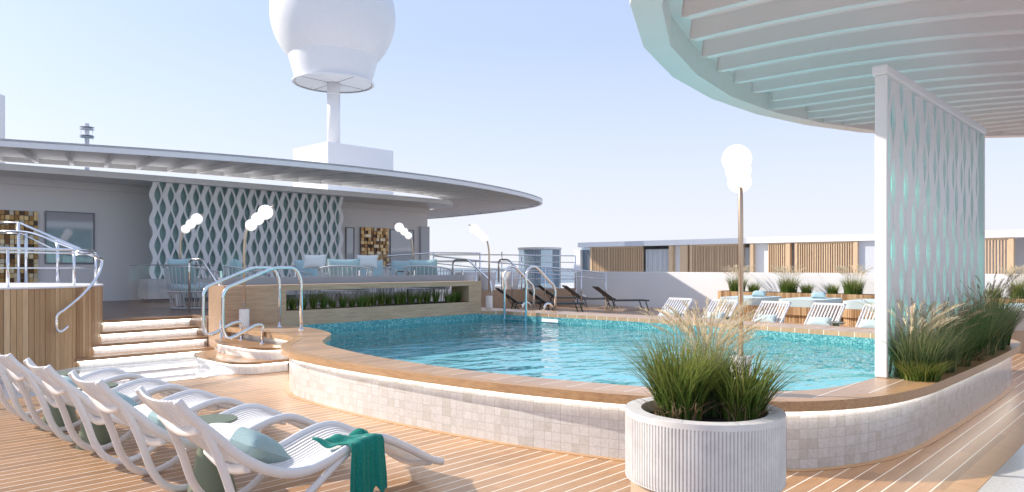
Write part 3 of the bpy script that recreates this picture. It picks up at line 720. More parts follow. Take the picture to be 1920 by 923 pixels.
# small mast and funnel
ms = thing('antenna_mast', 'thin antenna mast with ring platforms above the left canopy', 'mast', tuple(W(163, 300, 48)))
p = W(163, 330, 48); tz = W(163, 232, 48).z
MB().lathe([(.16, p.z - 1), (.14, tz)], p.x, p.y, 12).build('pole', 'palewall', ms)
for py in (239, 243, 255, 258): q = W(163, py, 48); MB().lathe([(.44, q.z), (.40, q.z + .03)], p.x, p.y, 16).build('ring', 'palewall', ms)
for q_ in (0.4, 3.5): MB().tube([(p.x + .42 * math.cos(q_), p.y + .46 * math.sin(q_), W(163, 260, 48).z), (p.x + .42 * math.cos(q_), p.y + .42 * math.sin(q_), W(163, 238, 48).z)], .012, 6).build('stay', 'palewall', ms)
MB().tube([(p.x, p.y, -1), (p.x, p.y, p.z - .9)], .27, 8).build('lower_pole', 'palewall', ms)
p = W(-16, 300, 40); fn = MB().lathe([(.62, .7), (.62, W(0, 178, 40).z)], p.x, p.y, 32).build('funnel', 'whitewall', auto=30); tag(fn, 'tall white funnel cut off by the left picture edge', 'funnel')

# ---------------- right overhead canopy ----------------
rc = thing('oval_canopy', 'large white oval canopy with curved beams overhead at the right', 'canopy2', (11, 0, 4.2))
def ell(A_, B_, n=36, ph=.0): return [Vector((11 + A_ * math.cos(2 * math.pi * k / n + ph), B_ * math.sin(2 * math.pi * k / n + ph))) for k in range(n)]
E0 = ell(7.5, 5.5, 30); E1 = ell(7.18, 5.18, 30)
MB().prism(E0, 4.2, 4.62, holes=[E1]).build('fascia', 'canopy2', rc, bevel=.05)
MB().prism(ell(7.19, 5.19, 30), 4.55, 4.60).build('soffit_panel', 'canopy2', rc)
ub = 4.6; 
while ub < 18.2:
    s_ = (ub - 11) / 7.2
    if abs(s_) < .985:
        ve = 5.2 * math.sqrt(1 - s_ * s_); pts = []
        for k in range(25):
            dv = k * (ve + 3.2) / 24; pu = ub + .0167 * min(dv, 4.2) ** 3 + (max(dv - 4.2, 0) * .88); pv = ve - dv
            if ((pu - 11) / 7.2) ** 2 + (pv / 5.2) ** 2 < 1.0: pts.append(Vector((pu, pv)))
        if len(pts) > 3:
            L_ = offset(pts, .085); R_ = offset(pts, -.085)
            MB().prism(L_ + R_[::-1], 4.235, 4.551).build('beam', 'canopy2', rc, bevel=.03)
    ub += (.72 if ub < 11 else .6 if ub < 12.5 else .5)
for p in ((9, -4.3), (15.5, -3.2), (4.4, -1.2)):
    MB().lathe([(.14, 0), (.14, 4.3)], p[0], p[1], 20).build('column', 'white', rc, smooth=True)

# near wavy screen on coping
PW = wavy('wavy_screen', 'tall white wavy slat screen on the right pool coping behind grasses', (7.33, 2.16), 4.20, .56, 3.40, .44, .042, .64, .20, .085, .035, 'tealglass', .045)
MB().box(7.28, 11.62, 2.10, 2.24, 3.40, 3.50).build('top_rail', 'white', PW, bevel=.02)
MB().box(7.29, 7.33, 2.105, 2.215, .556, 3.40).build('end_post', 'white', PW, bevel=.01)
MB().box(11.54, 11.59, 2.11, 2.21, .556, 3.40).build('end_post', 'white', PW, bevel=.01)

# ---------------- white wall, building beyond ----------------
ww = MB().box(24.0, 24.25, -14, 19.1, 0, 1.39).build('parapet_wall', 'whitewall', bevel=.01); tag(ww, 'long white parapet wall behind the daybeds', 'wall')
rb = thing('cabin_building', 'long low building with timber slat screens and flat white roof beyond the wall', 'building', (33, 8, 0))
UB = 32.0
vl = onu(1083, UB)
MB().box(UB, 38, -12, vl, 2.68, 2.95).build('roof', 'whitewall', rb, bevel=.01)
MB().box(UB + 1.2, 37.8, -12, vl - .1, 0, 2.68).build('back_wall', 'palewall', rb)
MB().box(UB + .1, 38, onu(1086, UB) + .0, vl + .35, 0, 2.55).build('end_block', 'whitewall', rb)
MB().box(UB - .004, UB + .1, onu(1207, UB), onu(1171, UB), 2.685, 2.94).build('roof_joint', 'palewall', rb)
def slats(px0, px1, fine=.085, dark=False):
    a, b = sorted((onu(px0, UB), onu(px1, UB))); mb = MB(); v = a
    mb.box(UB + .10, UB + .14, a, b, 0, .1, uv=.2); mb.box(UB + .10, UB + .14, a, b, 2.6, 2.675, uv=.5)
    while v < b: mb.box(UB + .08, UB + .16, v, v + fine * .5, .1, 2.6, uv=rnd.random() * (.5 if dark else 1)); v += fine
    o = mb.build('slat_screen', 'batten', rb)
    if dark: MB().box(UB + .2, UB + .22, a, b, 0, 2.67).build('screen_backing', 'tan', o)
def postp(px0, px1, m='batten'):
    a, b = sorted((onu(px0, UB), onu(px1, UB))); MB().box(UB + .05, UB + .35, a, b, 0, 2.67, uv=.6).build('post', m, rb)
def pane(px0, px1, m, nm='window_pane', d=.3):
    a, b = sorted((onu(px0, UB), onu(px1, UB))); MB().box(UB + d, UB + d + .02, a, b, 0, 2.67).build(nm, m, rb)
def curtain(px0, px1):
    a, b = sorted((onu(px0, UB), onu(px1, UB))); n = 60; path = [(UB + .35 + .05 * math.sin(k * 1.9) + .02 * math.sin(k * .7), a + (b - a) * k / n) for k in range(n + 1)]
    MB().wall(path, .02, 2.5).build('curtain', 'curtain', rb, smooth=True)
slats(1108, 1140, .11, True); slats(1140, 1203, .11, True); slats(1298, 1384); slats(1439, 1473, .10); slats(1494, 1600, .10); slats(1700, 1800, .1); slats(1843, 1890, .1); slats(1960, 2060, .1)
for a, b in ((1105, 1109), (1253, 1260), (1274, 1288), (1292, 1297), (1384, 1391), (1405, 1411), (1473, 1480), (1489, 1494), (1600, 1607), (1690, 1697), (1890, 1900), (2060, 2066)): postp(a, b)
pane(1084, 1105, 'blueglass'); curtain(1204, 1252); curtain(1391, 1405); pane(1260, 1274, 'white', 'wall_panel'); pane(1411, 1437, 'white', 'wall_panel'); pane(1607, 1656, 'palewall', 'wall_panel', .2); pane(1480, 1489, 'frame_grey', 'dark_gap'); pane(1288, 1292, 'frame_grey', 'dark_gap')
# shrubs seen at the foot of the curtain windows
for i, (px, lab) in enumerate(((1225, 'small wispy shrub at the left curtained cabin window'), (1403, 'small wispy shrub at the narrow middle cabin window'))):
    v = onu(px, 29); tuft('wispy_shrub', lab, 'shrub', (29, v, 0), 160, 1.75, .35, .35, .012, 'leaf_blue', group=None, seed=500 + i, hvar=.3)

# cabana with curtains on the terrace
cb = thing('round_cabana', 'round glass cabana with pale curtains beyond the railings', 'cabana', (23.0, 20.3, .68)); cx, cy = 23.0, 20.3
MB().lathe([(.93, 2.32), (.93, 2.40)], cx, cy, 40).build('roof_ring', 'white', cb)
MB().lathe([(.90, .69), (.90, 2.32)], cx, cy, 40, False).build('glass_wall', 'blueglass', cb, smooth=True)
for a0, a1 in ((170, 225), (262, 300)):
    path = [(cx + (.82 + .03 * math.sin(k * 1.3)) * math.cos(R(a0 + (a1 - a0) * k / 40)), cy + (.82 + .03 * math.sin(k * 1.3)) * math.sin(R(a0 + (a1 - a0) * k / 40))) for k in range(41)]
    MB().wall(path, .72, 2.3).build('curtain', 'curtain', cb, smooth=True)

# railings around
def railing(label, pts, zt, levels, posts, r=.022, zb=.68):
    e = thing('steel_railing', label, 'railing', (pts[0][0], pts[0][1], zb))
    for i, lv in enumerate(levels):
        MB().tube([(p[0], p[1], (zt[k] if not isinstance(zt, (int, float)) else zt) - lv) for k, p in enumerate(pts)], r if i == 0 else r * .7, 8).build('top_rail' if i == 0 else 'lower_rail', 'chrome', e, smooth=True)
    for (a, b, z0, z1) in posts: MB().tube([(a, b, z0), (a, b, z1)], r, 8).build('post', 'chrome', e, smooth=True)
    return e
def q2(p): return (p.x, p.y)
a, b, c = W(800, 478, 27.5), W(941, 478, 28.5), W(1079, 480, 29.6)
railing('level steel railing in front of the round cabana', [q2(a), q2(b), q2(c)], [a.z, b.z, c.z], [0, .27, .62, .95], [(*q2(a), .68, a.z), (*q2(b), .68, b.z + .12), (*q2(W(978, 480, 28.8)), .68, 2.0), (*q2(c), .68, c.z)])
a, b, c, d = W(813, 480, 24), W(905, 490, 25), W(1090, 507, 26.4), W(1136, 512, 26.8)
railing('sloping steel ramp railing descending right toward the white parapet', [q2(a), q2(b), q2(c), q2(d)], [a.z, b.z, c.z, d.z], [0, .24], [(*q2(a), .1, a.z), (*q2(W(892, 488, 24.8)), .1, 1.8), (*q2(W(960, 495, 25.4)), .1, 1.66), (*q2(W(1022, 500, 26)), .1, 1.57), (*q2(c), 0, c.z), (*q2(d), 0, d.z)], zb=.1)
a, b, c = W(725, 479, 21), W(813, 474, 22), W(900, 475, 24)
railing('dark level railing just right of the building corner', [q2(a), q2(b), q2(c)], [a.z - .02, b.z, c.z], [0, .25], [(*q2(b), .68, b.z), (*q2(c), .68, c.z)])

# ======================= OBJECTS =======================
# big ribbed planter in front
def big_planter(loc, label, Rr=.44, zt=.79, zb=.41):
    e = thing('ribbed_planter', label, 'planter', (loc[0], loc[1], 0), 0, 'round ribbed planters')
    n = 140 * 4; vs = []; fs = []; prof = [(0, zb + .015), (0, zt - .03), (1, zt - .012), (1, zt)]
    zs = [zb, zb + .02, zt - .035, zt - .03, zt]; 
    for j, z in enumerate(zs):
        for k in range(n):
            a_ = 2 * math.pi * k / n; ph = (k % 4) / 4; dd = .0 if j >= 3 else -.009 * (1 - min(1, max(0, math.sin(math.pi * ph)) * 1.4))
            if j == 0: dd -= .004
            vs.append(((Rr + dd) * math.cos(a_), (Rr + dd) * math.sin(a_), z))
    for j in range(len(zs) - 1):
        for k in range(n): k2 = (k + 1) % n; fs.append((j * n + k, j * n + k2, (j + 1) * n + k2, (j + 1) * n + k))
    MB().add(vs, fs).build('ribbed_drum', 'stone', e, world=False)
    MB().lathe([(Rr - .10, zt - .12), (Rr - .09, zt), (Rr - .003, zt + .001), (Rr, zt - .004)], 0, 0, 96, False).build('rim', 'stone', e, world=False)
    MB().lathe([(Rr * .93, zb + .002), (Rr, zb)], 0, 0, 96, False).build('underside', 'stone', e, world=False)
    MB().lathe([(Rr * .93, 0), (Rr * .93, zb + .005)], 0, 0, 64).build('plinth', 'tan', e, world=False, auto=40)
    MB().lathe([(.001, zt - .06), (Rr * .5, zt - .05), (Rr - .095, zt - .065)], 0, 0, 48, False).build('soil', 'soil', e, world=False)
    return e
PL = (3.72, 2.04)
bp1 = big_planter(PL, 'large white ribbed round planter in front of the pool')
def sc2(dx, dy): return (PL[0] + SS * dx + CC * dy, PL[1] - CC * dx + SS * dy)
p = sc2(-.13, .02); tuft('ornamental_grass', 'tall left grass clump in the large front planter with cream plumes', 'grass', (*p, .735), 620, .52, .12, .70, .011, 'leaf', 0, group='grasses in the front planter', seed=11, dry=120)
p = sc2(.06, .16); tuft('ornamental_grass', 'rear grass clump in the front planter bearing the tallest cream plumes', 'grass', (*p, .735), 420, .52, .12, .5, .009, 'leaf_blue', 110, 1.38, .15, group='grasses in the front planter', seed=12)
p = sc2(.22, -.02); tuft('ornamental_grass', 'right shorter grass clump in the large front planter', 'grass', (*p, .735), 480, .44, .11, .85, .010, 'leaf', 8, 1.1, .08, group='grasses in the front planter', seed=13, dry=120)
p = G(1893, 668, 0)
bp2 = dup(bp1, (p.x + 0.9, p.y + .25, 0), 0, 'distant ribbed round planter beyond the far end of the tiled pool wall')

# grasses on the right coping
gl_ = [(7.55, 1.93, .50, 'leaf_blue', 70, 'plume', 'first grass clump by the screen end post with pale plumes'), (8.15, 1.90, .46, 'leaf_blue', 12, 'plume_brown', 'second coping grass clump, behind the pale plumed one'), (8.75, 1.90, .50, 'leaf_dark', 10, 'plume_brown', 'middle dark green coping grass clump with few brown plumes'), (9.4, 1.90, .55, 'leaf_dark', 0, 'plume', 'fourth coping grass clump, dense and dark without plumes'), (10.1, 1.90, .60, 'leaf_blue', 10, 'plume', 'fifth coping grass clump, taller and bluish'), (10.8, 1.92, .66, 'leaf_blue', 24, 'plume_brown', 'sixth coping grass clump with brownish plumes near the far end'), (11.5, 1.98, .68, 'leaf_dark', 16, 'plume_brown', 'last coping grass clump at the far end of the screen')]
for i, (a, b, h, m, npl, pm, lab) in enumerate(gl_):
    tuft('ornamental_grass', lab, 'grass', (a, b, .556), 620, h * 1.2, .17, .58, .009, m, int(npl * 1.5), 1.32, .17, pm, 'grasses along the wavy screen', 30 + i, .45, bias=(.25, -.45, 0), dry=90 if i < 4 else 0)
tuft('ornamental_grass', 'low olive grass mound at the near foot of the screen post', 'grass', (7.42, 1.86, .556), 620, .23, .16, .9, .008, 'leaf', 0, group='grasses along the wavy screen', seed=77)

# globe lamps
def lamp(loc, rz, label):
    e = thing('globe_lamp', label, 'lamp', loc, rz, 'three globe lamps')
    pts = fillet([(0, 0, .25), (0, 0, 1.42), (.04, 0, 1.66), (.11, 0, 1.79)], .3, 8)
    MB().tube(pts, .021, 12).build('pole', 'brass', e, world=False, smooth=True)
    MB().lathe([(.085, 0), (.085, .30), (.08, .305)], 0, 0, 32).build('base', 'white', e, world=False, auto=40)
    for c, r in (((.12, 0, 1.76), .098), ((.235, 0, 1.87), .108), ((.37, 0, 1.985), .127)): MB().ball(c, r, 32).build('globe', 'globe', e, world=False, smooth=True)
    MB().tube([(.45, 0, 2.05), (.52, 0, 2.11)], .012, 8).build('tip', 'brass', e, world=False, smooth=True)
    return e
aR, aL, aF = R(-46.4), R(133.6), R(31)
p = G(1389, 737, .556); L1 = lamp((p.x, p.y, .556), aF, 'nearest globe lamp, standing on the front coping behind the large planter')
p = G(458, 612, .556); dup(L1, (p.x - .05, p.y - .1, .556), aR, 'globe lamp beside the steel handrails over the left pool steps')
p = G(338, 577, .68); dup(L1, (p.x, p.y, .68), aR, 'globe lamp beside the rope armchair at the top of the staircase')
p = uvw((774 - 960) / FO * 19.6, 19.6, .68); dup(L1, (p.x, p.y, .68), aL, 'globe lamp leaning left in front of the right gilded artwork')
dup(L1, (12.75, 12.95, .556), aL, 'globe lamp on the far pool corner right of the planter wall')

# ---- front sun loungers ----
PROF = [(0, .845), (.07, .75), (.25, .575), (.35, .475), (.50, .37), (.65, .305), (.80, .285), (.96, .315), (1.12, .37), (1.28, .405), (1.42, .39), (1.64, .28), (1.84, .165), (1.96, .12)]
def sun_lounger(loc, label):
    e = thing('sun_lounger', label, 'sun lounger', loc, 0, 'white sun loungers in the front row'); Wd = .60
    pr = crom([(a, 0, b) for a, b in PROF], 5)
    for y in (0.0, Wd):
        n = len(pr); rs = [.021 + .006 * math.sin(math.pi * k / (n - 1)) for k in range(n)]
        MB().tube([(p.x, y, p.z) for p in pr], rs, 12, flat=1.25).build('side_rail', 'plastic', e, world=False, smooth=True)
        leg = crom([(.13, y, .69), (.20, y, .56), (.27, y, .38), (.33, y, .20), (.42, y, .07), (.55, y, .022), (.70, y, .06), (.84, y, .15), (.98, y, .25), (1.12, y, .345)], 5)
        MB().tube(leg, .022, 12, flat=1.2).build('leg', 'plastic', e, world=False, smooth=True)
    mb = MB(); ns = 15; sw = (Wd - .05) / ns
    for k in range(ns):
        y0 = .025 + k * sw + .006; y1 = y0 + sw - .012; ym = (y0 + y1) / 2 - Wd / 2; dip = .045 * (1 - (ym / (Wd / 2)) ** 2)
        vs = []; fs = []; m = len(pr)
        for i, p in enumerate(pr):
            nrm = Vector((pr[min(i + 1, m - 1)].x - pr[max(i - 1, 0)].x, 0, pr[min(i + 1, m - 1)].z - pr[max(i - 1, 0)].z)).normalized(); N_ = Vector((-nrm.z, 0, nrm.x))
            c = p - N_ * (dip * (1 if i > 0 else 1) - .006)
            for y in (y0, y1):
                q = Vector((c.x, y, c.z)); vs += [q + N_ * .006, q - N_ * .008]
        for i in range(m - 1):
            b = 4 * i; fs += [(b, b + 4, b + 6, b + 2), (b + 1, b + 3, b + 7, b + 5), (b, b + 1, b + 5, b + 4), (b + 2, b + 6, b + 7, b + 3)]
        fs += [(0, 2, 3, 1), (4 * m - 4, 4 * m - 3, 4 * m - 1, 4 * m - 2)]; mb.add(vs, fs)
    mb.build('slats', 'plastic', e, world=False)
    def brace(x, z, r=.018, sag=.055, nm='cross_brace', flat=1.8):
        pts = [(x, Wd * k / 12, z - sag * math.sin(math.pi * k / 12)) for k in range(13)]; MB().tube(pts, r, 10, flat=flat).build(nm, 'plastic', e, world=False, smooth=True)
    brace(.13, .665); brace(.42, .385); brace(1.05, .31, .015); brace(1.84, .145, .015, .05)
    return e
LV = [4.15, 5.23, 6.29, 7.36, 8.42]; LU = [1.63, 1.55, 1.51, 1.48, 1.45]
lab = ['nearest white slatted sun lounger with a green towel over its side', 'second white sun lounger from the front, with a cushion on it', 'third white sun lounger from the front, left of a green table', 'fourth white sun lounger from the front, between two green tables', 'farthest white sun lounger, cut off by the left picture edge']
S0 = sun_lounger((LU[0], LV[0], 0), lab[0])
for k in range(1, 5): dup(S0, (LU[k], LV[k], 0), 0, lab[k])
# cushions on loungers
def pillow_mesh(L_, W_, H_, n=20, pw=3.2, split=None):
    def g(mb, half=None):
        vs = []; fs = []; us = []
        for s_ in (1, -1):
            b = len(vs)
            for i in range(n + 1):
                for j in range(n + 1):
                    a, c = i / n * 2 - 1, j / n * 2 - 1
                    k = (1 - abs(a) ** pw) * (1 - abs(c) ** pw); pin = 1 - .06 * (1 - abs(c) ** 2) * abs(a) ** 6
                    wr = .004 * math.sin(9 * a + 4 * c) * (abs(a) ** 2) * k
                    vs.append((a * L_ / 2 * (1 - .05 * (1 - c * c)) , c * W_ / 2 * (1 - .08 * (1 - a * a)), s_ * (H_ / 2 * max(k, 0) ** .55 + wr)))
            for i in range(n):
                for j in range(n):
                    f = (b + i * (n + 1) + j, b + (i + 1) * (n + 1) + j, b + (i + 1) * (n + 1) + j + 1, b + i * (n + 1) + j + 1)
                    if half is not None and ((i + .5) / n + ((j + .5) / n - .5) * .5 < split) != half: continue
                    fs.append(f if s_ > 0 else f[::-1])
        mb.add(vs, fs); return mb
    return g
def place(o, loc, rot): o.location = loc; o.rotation_euler = rot
def two_tone(loc, rot, label, group='two tone lounger cushions'):
    e = thing('cushion', label, 'cushion', loc, 0, group); e.rotation_euler = rot
    g = pillow_mesh(.56, .34, .19, split=.42)
    g(MB()).build('cover', 'two_tone', e, world=False, smooth=True)
    return e
t = NT('two_tone_cover'); tc = t.new('TexCoord'); sp = t.new('SeparateXYZ'); t.link(tc.outputs['Object'], sp.inputs[0])
f_ = t.math('GREATER_THAN', t.math('ADD', sp.outputs[0], t.math('MULTIPLY', sp.outputs[1], .45)), -.03)
n_ = t.noise(tc.outputs['Object'], 200, 3, .7)
t.set(t.mix(f_, t.ramp(n_, [(.35, (.80, .81, .80)), (.65, (.86, .87, .86))]), t.ramp(n_, [(.35, (.26, .39, .40)), (.65, (.42, .54, .54))])), .9, spec=.15)
t.bump(n_, .3, .002); M['two_tone'] = t.m
tilt = R(28)
for k, lb in enumerate(('white and aqua cushion on the nearest sun lounger', 'white and aqua cushion on the second sun lounger', 'white and aqua cushion on the third sun lounger', 'white and aqua cushion on the fourth sun lounger')):
    two_tone((LU[k] + .56, LV[k] + .31, .425), (R(0), R(22), R(-84)) if False else Matrix.Rotation(R(24), 3, 'Y').to_4x4().to_euler(), lb) if False else None
    e = two_tone((LU[k] + .55, LV[k] + .33, .455), (0, 0, 0), lb)
    m = Matrix.Rotation(R(-76 if k == 0 else -88), 3, 'Z'); rx = Matrix.Rotation(R(26), 3, 'Y'); e.rotation_euler = (rx @ m).to_euler()
# towel
tw = thing('towel', 'emerald green towel draped over the side of the nearest lounger', 'towel', (LU[0] + 1.24, LV[0], .4))
vs = []; fs = []; nu, ns_ = 44, 40
for i in range(nu + 1):
    a = i / nu
    for j in range(ns_ + 1):
        s_ = j / ns_
        uu = LU[0] + 1.10 + .28 * a + .012 * math.sin(5 * s_ + 3 * a)
        px_ = min(max(uu - LU[0], 0), 1.96); zr = 0
        for (x0_, z0_), (x1_, z1_) in zip(PROF, PROF[1:]):
            if x0_ <= px_ <= x1_: zr = z0_ + (z1_ - z0_) * (px_ - x0_) / (x1_ - x0_); break
        fold = .5 + .35 * math.sin(a * 19 + 1.6 * math.sin(a * 6) + .6 * s_) + .15 * math.sin(a * 43); 
        ln = .62 - .05 / (1 + math.exp(-(a - .55) * 18)) - .008 * math.sin(a * 9)
        d_ = s_ * ln; top = .27 - .12 * a + .03 * math.sin(a * 21)
        if d_ < top:
            vv = LV[0] + (top - d_) - .02; f_ = (top - d_) / top
            z = zr + .03 - .03 * math.sin(f_ * 2.5) + .028 * fold * (.4 + .6 * f_) + (.016 * math.sin(f_ * 8 + a * 7) + .012 * math.sin(a * 23 + f_ * 9)) * f_
            uu -= .10 * f_ * (1 - a) 
        else:
            h_ = d_ - top; rr_ = .035; q = min(h_ / rr_, math.pi / 2)
            vv = LV[0] - .02 - rr_ * math.sin(q) - .022 * fold * min(1, h_ * 6) - .006; z = zr + .03 + .028 * fold * .4 - rr_ * (1 - math.cos(q)) - max(0, h_ - rr_ * 1.57)
        vs.append((uu, vv, max(z, .03)))
for i in range(nu):
    for j in range(ns_): b = i * (ns_ + 1) + j; fs.append((b, b + ns_ + 1, b + ns_ + 2, b + 1))
to = MB().add(vs, fs).build('cloth', 'towel', tw, smooth=True); sm = to.modifiers.new('solid', 'SOLIDIFY'); sm.thickness = .008

# side tables
def side_table(loc, label):
    e = thing('side_table', label, 'side table', loc, 0, 'sage green side tables')
    MB().lathe([(.165, .523), (.170, .528), (.170, .534), (.166, .538)], 0, 0, 64).build('top', 'green', e, world=False, auto=40)
    MB().lathe([(.165, 0), (.165, .01), (.115, .24), (.065, .45), (.055, .523)], 0, 0, 64).build('cone_base', 'green', e, world=False, auto=40)
    return e
T0 = side_table((2.19, 4.98, 0), 'green cone side table between the first and second sun loungers')
dup(T0, (2.10, 7.13, 0), 0, 'green cone side table between the third and fourth sun loungers')
dup(T0, (2.08, 8.20, 0), 0, 'green cone side table between the fourth and farthest sun loungers')

# ---- far slatted loungers beyond the pool ----
def slat_lounger(loc, label):
    e = thing('slatted_lounger', label, 'lounger', loc, 0, 'white slatted loungers beyond the pool')
    Wd = .62; prof = [(0, .30), (.55, .34), (.95, .33), (1.2, .38), (1.75, .83)]
    for y in (-Wd / 2, Wd / 2):
        MB().tube(fillet([(a, y, b) for a, b in prof], .1), .022, 8).build('side_rail', 'plastic', e, world=False, smooth=True)
        MB().tube(fillet([(.05, y, .29), (.12, y, .02), (1.25, y, .02), (1.45, y, .62)], .12), .018, 8).build('leg', 'plastic', e, world=False, smooth=True)
    mb = MB(); n = 9
    for k in range(n):
        y = -Wd / 2 + .05 + k * (Wd - .10) / (n - 1)
        pts = fillet([(a, y, b) for a, b in prof], .1); mb.tube(pts, .022, 6, flat=.5)
    mb.build('slats', 'plastic', e, world=False, smooth=True)
    MB().box(1.70, 1.75, -Wd / 2, Wd / 2, .80, .85).build('head_bar', 'plastic', e, world=False, bevel=.01)
    return e
vv_ = [8.95, 7.8, 6.62, 5.5, 4.5]
lb_ = ['leftmost white slatted lounger beyond the pool, in the wall shade', 'second white slatted lounger from the left beyond the pool', 'white slatted lounger beyond the pool right of the lamp pole', 'white slatted lounger beyond the pool, second from the wavy screen', 'white slatted lounger half hidden by the near wavy screen']
F0 = slat_lounger((13.5, vv_[0], 0), lb_[0]); 
for v, l in zip(vv_[1:], lb_[1:]): dup(F0, (13.5, v, 0), 0, l)
def plain_cushion(name, label, loc, rot, size, mat, group):
    o = pillow_mesh(*size)(MB()).build(name, mat, smooth=True); o.location = loc; o.rotation_euler = rot; return tag(o, label, 'cushion', group)
for v, l in zip(vv_, ('leftmost', 'second', 'third', 'fourth', 'rightmost')):
    plain_cushion('cushion', f'aqua lumbar cushion on the {l} slatted lounger beyond the pool', (14.72, v, .50), (0, R(-40), 0), (.22, .46, .12), 'pale_cushion', 'cushions on the far loungers')
for k, (v, l) in enumerate(((8.4, 'low green table between the two leftmost far loungers'), (7.2, 'low green table left of the lamp pole beyond the pool'), (5.0, 'low green table by the screen beyond the pool'))):
    dup(T0, (14.2, v, 0), 0, l)

# ---- daybeds and wall planter ----
wp = thing('wall_planter', 'long low ribbed timber planter along the white parapet', 'planter', (23.2, 4, 0))
path = fillet([(24.0, 11.95, 0), (22.6, 11.95, 0), (22.6, -8, 0), (24.0, -8, 0)], .35, 10)
P2 = []
mb = MB(); L = 0; pts = [Vector(p[:2]) for p in path]
for a, b in zip(pts, pts[1:]):
    n = max(1, int((b - a).length / .045))
    for k in range(n):
        s0 = a.lerp(b, k / n); s1 = a.lerp(b, (k + .82) / n); mb.obox(s0, s1, .05, .02, .765, uv=rnd.random())
mb.build('timber_ribs', 'slatw', wp)
MB().prism(pts, .02, .74).build('trough', 'soil', wp)
def daybed(loc, label):
    e = thing('daybed', label, 'daybed', loc, 0, 'timber daybeds along the parapet'); w2, l2 = .64, 1.05
    pl_ = fillet([(-.2, -w2, 0), (-l2, -w2, 0), (-l2, w2, 0), (l2, w2, 0), (l2, -w2, 0), (-.2, -w2, 0)], .28, 8)
    mb = MB(); pts = [Vector(p[:2]) for p in pl_]
    for a, b in zip(pts, pts[1:]):
        n = max(1, int((b - a).length / .04))
        for k in range(n): mb.obox(a.lerp(b, k / n), a.lerp(b, (k + .8) / n), .04, .22, .45, uv=rnd.random())
    mb.build('timber_base', 'slatw', e, world=False); mb = MB(); pts = [p * .93 for p in pts]
    for a, b in zip(pts, pts[1:]):
        n = max(1, int((b - a).length / .04))
        for k in range(n): mb.obox(a.lerp(b, k / n), a.lerp(b, (k + .8) / n), .04, 0, .215, uv=rnd.random())
    mb.build('timber_foot', 'slatw', e, world=False); pts = [p / .93 for p in pts]
    MB().prism([p * .92 for p in pts[:-1]], .03, .445).build('core', 'tan', e, world=False)
    MB().prism([p * .96 for p in pts[:-1]], .45, .66).build('mattress', 'pale_cushion', e, world=False, bevel=.035)
    return e
D0 = None
for k, (v, l) in enumerate(((10.1, 'leftmost timber daybed with pale aqua mattress by the parapet'), (8.25, 'second timber daybed from the left by the parapet'), (6.45, 'third timber daybed from the left, beside the wavy screen'), (4.65, 'timber daybed mostly hidden behind the near wavy screen'), (2.85, 'timber daybed at the right picture edge behind the grasses'))):
    D0 = daybed((21.4, v, 0), l) if D0 is None else dup(D0, (21.4, v, 0), 0, l) and D0
    plain_cushion('cushion', 'aqua scatter cushion on the ' + ('leftmost', 'second', 'third', 'hidden fourth', 'far right')[k] + ' daybed', (21.85, v - .05, .74), (0, R(-8), R(20)), (.62, .42, .17), 'teal_cushion', 'cushions on the daybeds')
for i, (px, l) in enumerate(((1382, 'leftmost grass plant in the parapet planter'), (1478, 'second grass plant in the parapet planter, above the second daybed'), (1600, 'third grass plant in the parapet planter, left of the screen'), (1915, 'grass plant in the parapet planter at the right picture edge'))):
    v = onu(px, 23.2); e = tuft('parapet_grass', l, 'grass', (23.2, v, .74), 460, .62, .26, .5, .013, 'leaf', 90, 1.6, .24, group='grasses in the parapet planter', seed=60 + i)
    tuft('parapet_grass', l.replace('grass plant', 'low side tuft beside the grass plant'), 'grass', (23.2, v + (-.6 if i < 2 else .62), .74), 260, .40, .16, .7, .012, 'leaf', 0, group='low tufts in the parapet planter', seed=80 + i)

# ---- black loungers ----
def black_lounger(loc, label):
    e = thing('mesh_lounger', label, 'lounger', loc, 0, 'charcoal mesh loungers'); Wd = .66
    for y in (-Wd / 2, Wd / 2):
        MB().box(.62, 1.95, y - .02, y + .02, .34, .385).build('side_rail', 'darkmetal', e, world=False)
        MB().tube([(.0, y, .86), (.68, y, .37)], .022, 8).build('back_rail', 'darkmetal', e, world=False)
        for x, dx in ((.62, -.10), (1.80, .12)): MB().tube([(x, y, .36), (x + dx, y, .0)], .020, 8).build('leg', 'darkmetal', e, world=False)
        MB().tube([(.35, y, .60), (.75, y, .08)], .014, 8).build('strut', 'darkmetal', e, world=False)
    MB().tube([(0, -Wd / 2, .86), (0, Wd / 2, .86)], .022, 8).build('head_bar', 'darkmetal', e, world=False)
    MB().add([(.01, -Wd / 2, .855), (.66, -Wd / 2, .385), (.66, Wd / 2, .385), (.01, Wd / 2, .855), (.0, -Wd / 2, .845), (.65, -Wd / 2, .375), (.65, Wd / 2, .375), (.0, Wd / 2, .845)], [(0, 1, 2, 3), (7, 6, 5, 4), (0, 4, 5, 1), (2, 6, 7, 3), (1, 5, 6, 2), (0, 3, 7, 4)]).build('backrest', 'sling', e, world=False)
    MB().box(.68, 1.93, -Wd / 2 + .02, Wd / 2 - .02, .375, .386).build('seat', 'sling', e, world=False)
    MB().tube([(.5, -Wd / 2, .03), (.5, Wd / 2, .03)], .012, 8).build('floor_bar', 'darkmetal', e, world=False)
    return e
B0 = black_lounger((1, 1, 0), '')
bl_ = [(1116, 26.2, 'rightmost charcoal mesh lounger in front of the white parapet'), (1058, 27.6, 'second charcoal mesh lounger from the right'), (1009, 28.6, 'charcoal mesh lounger farthest back, beside the timber terrace edge'), (985, 24.0, 'charcoal mesh lounger seen between the steel ladder handrails'), (932, 24.5, 'leftmost charcoal mesh lounger left of the steel ladder handrails')]
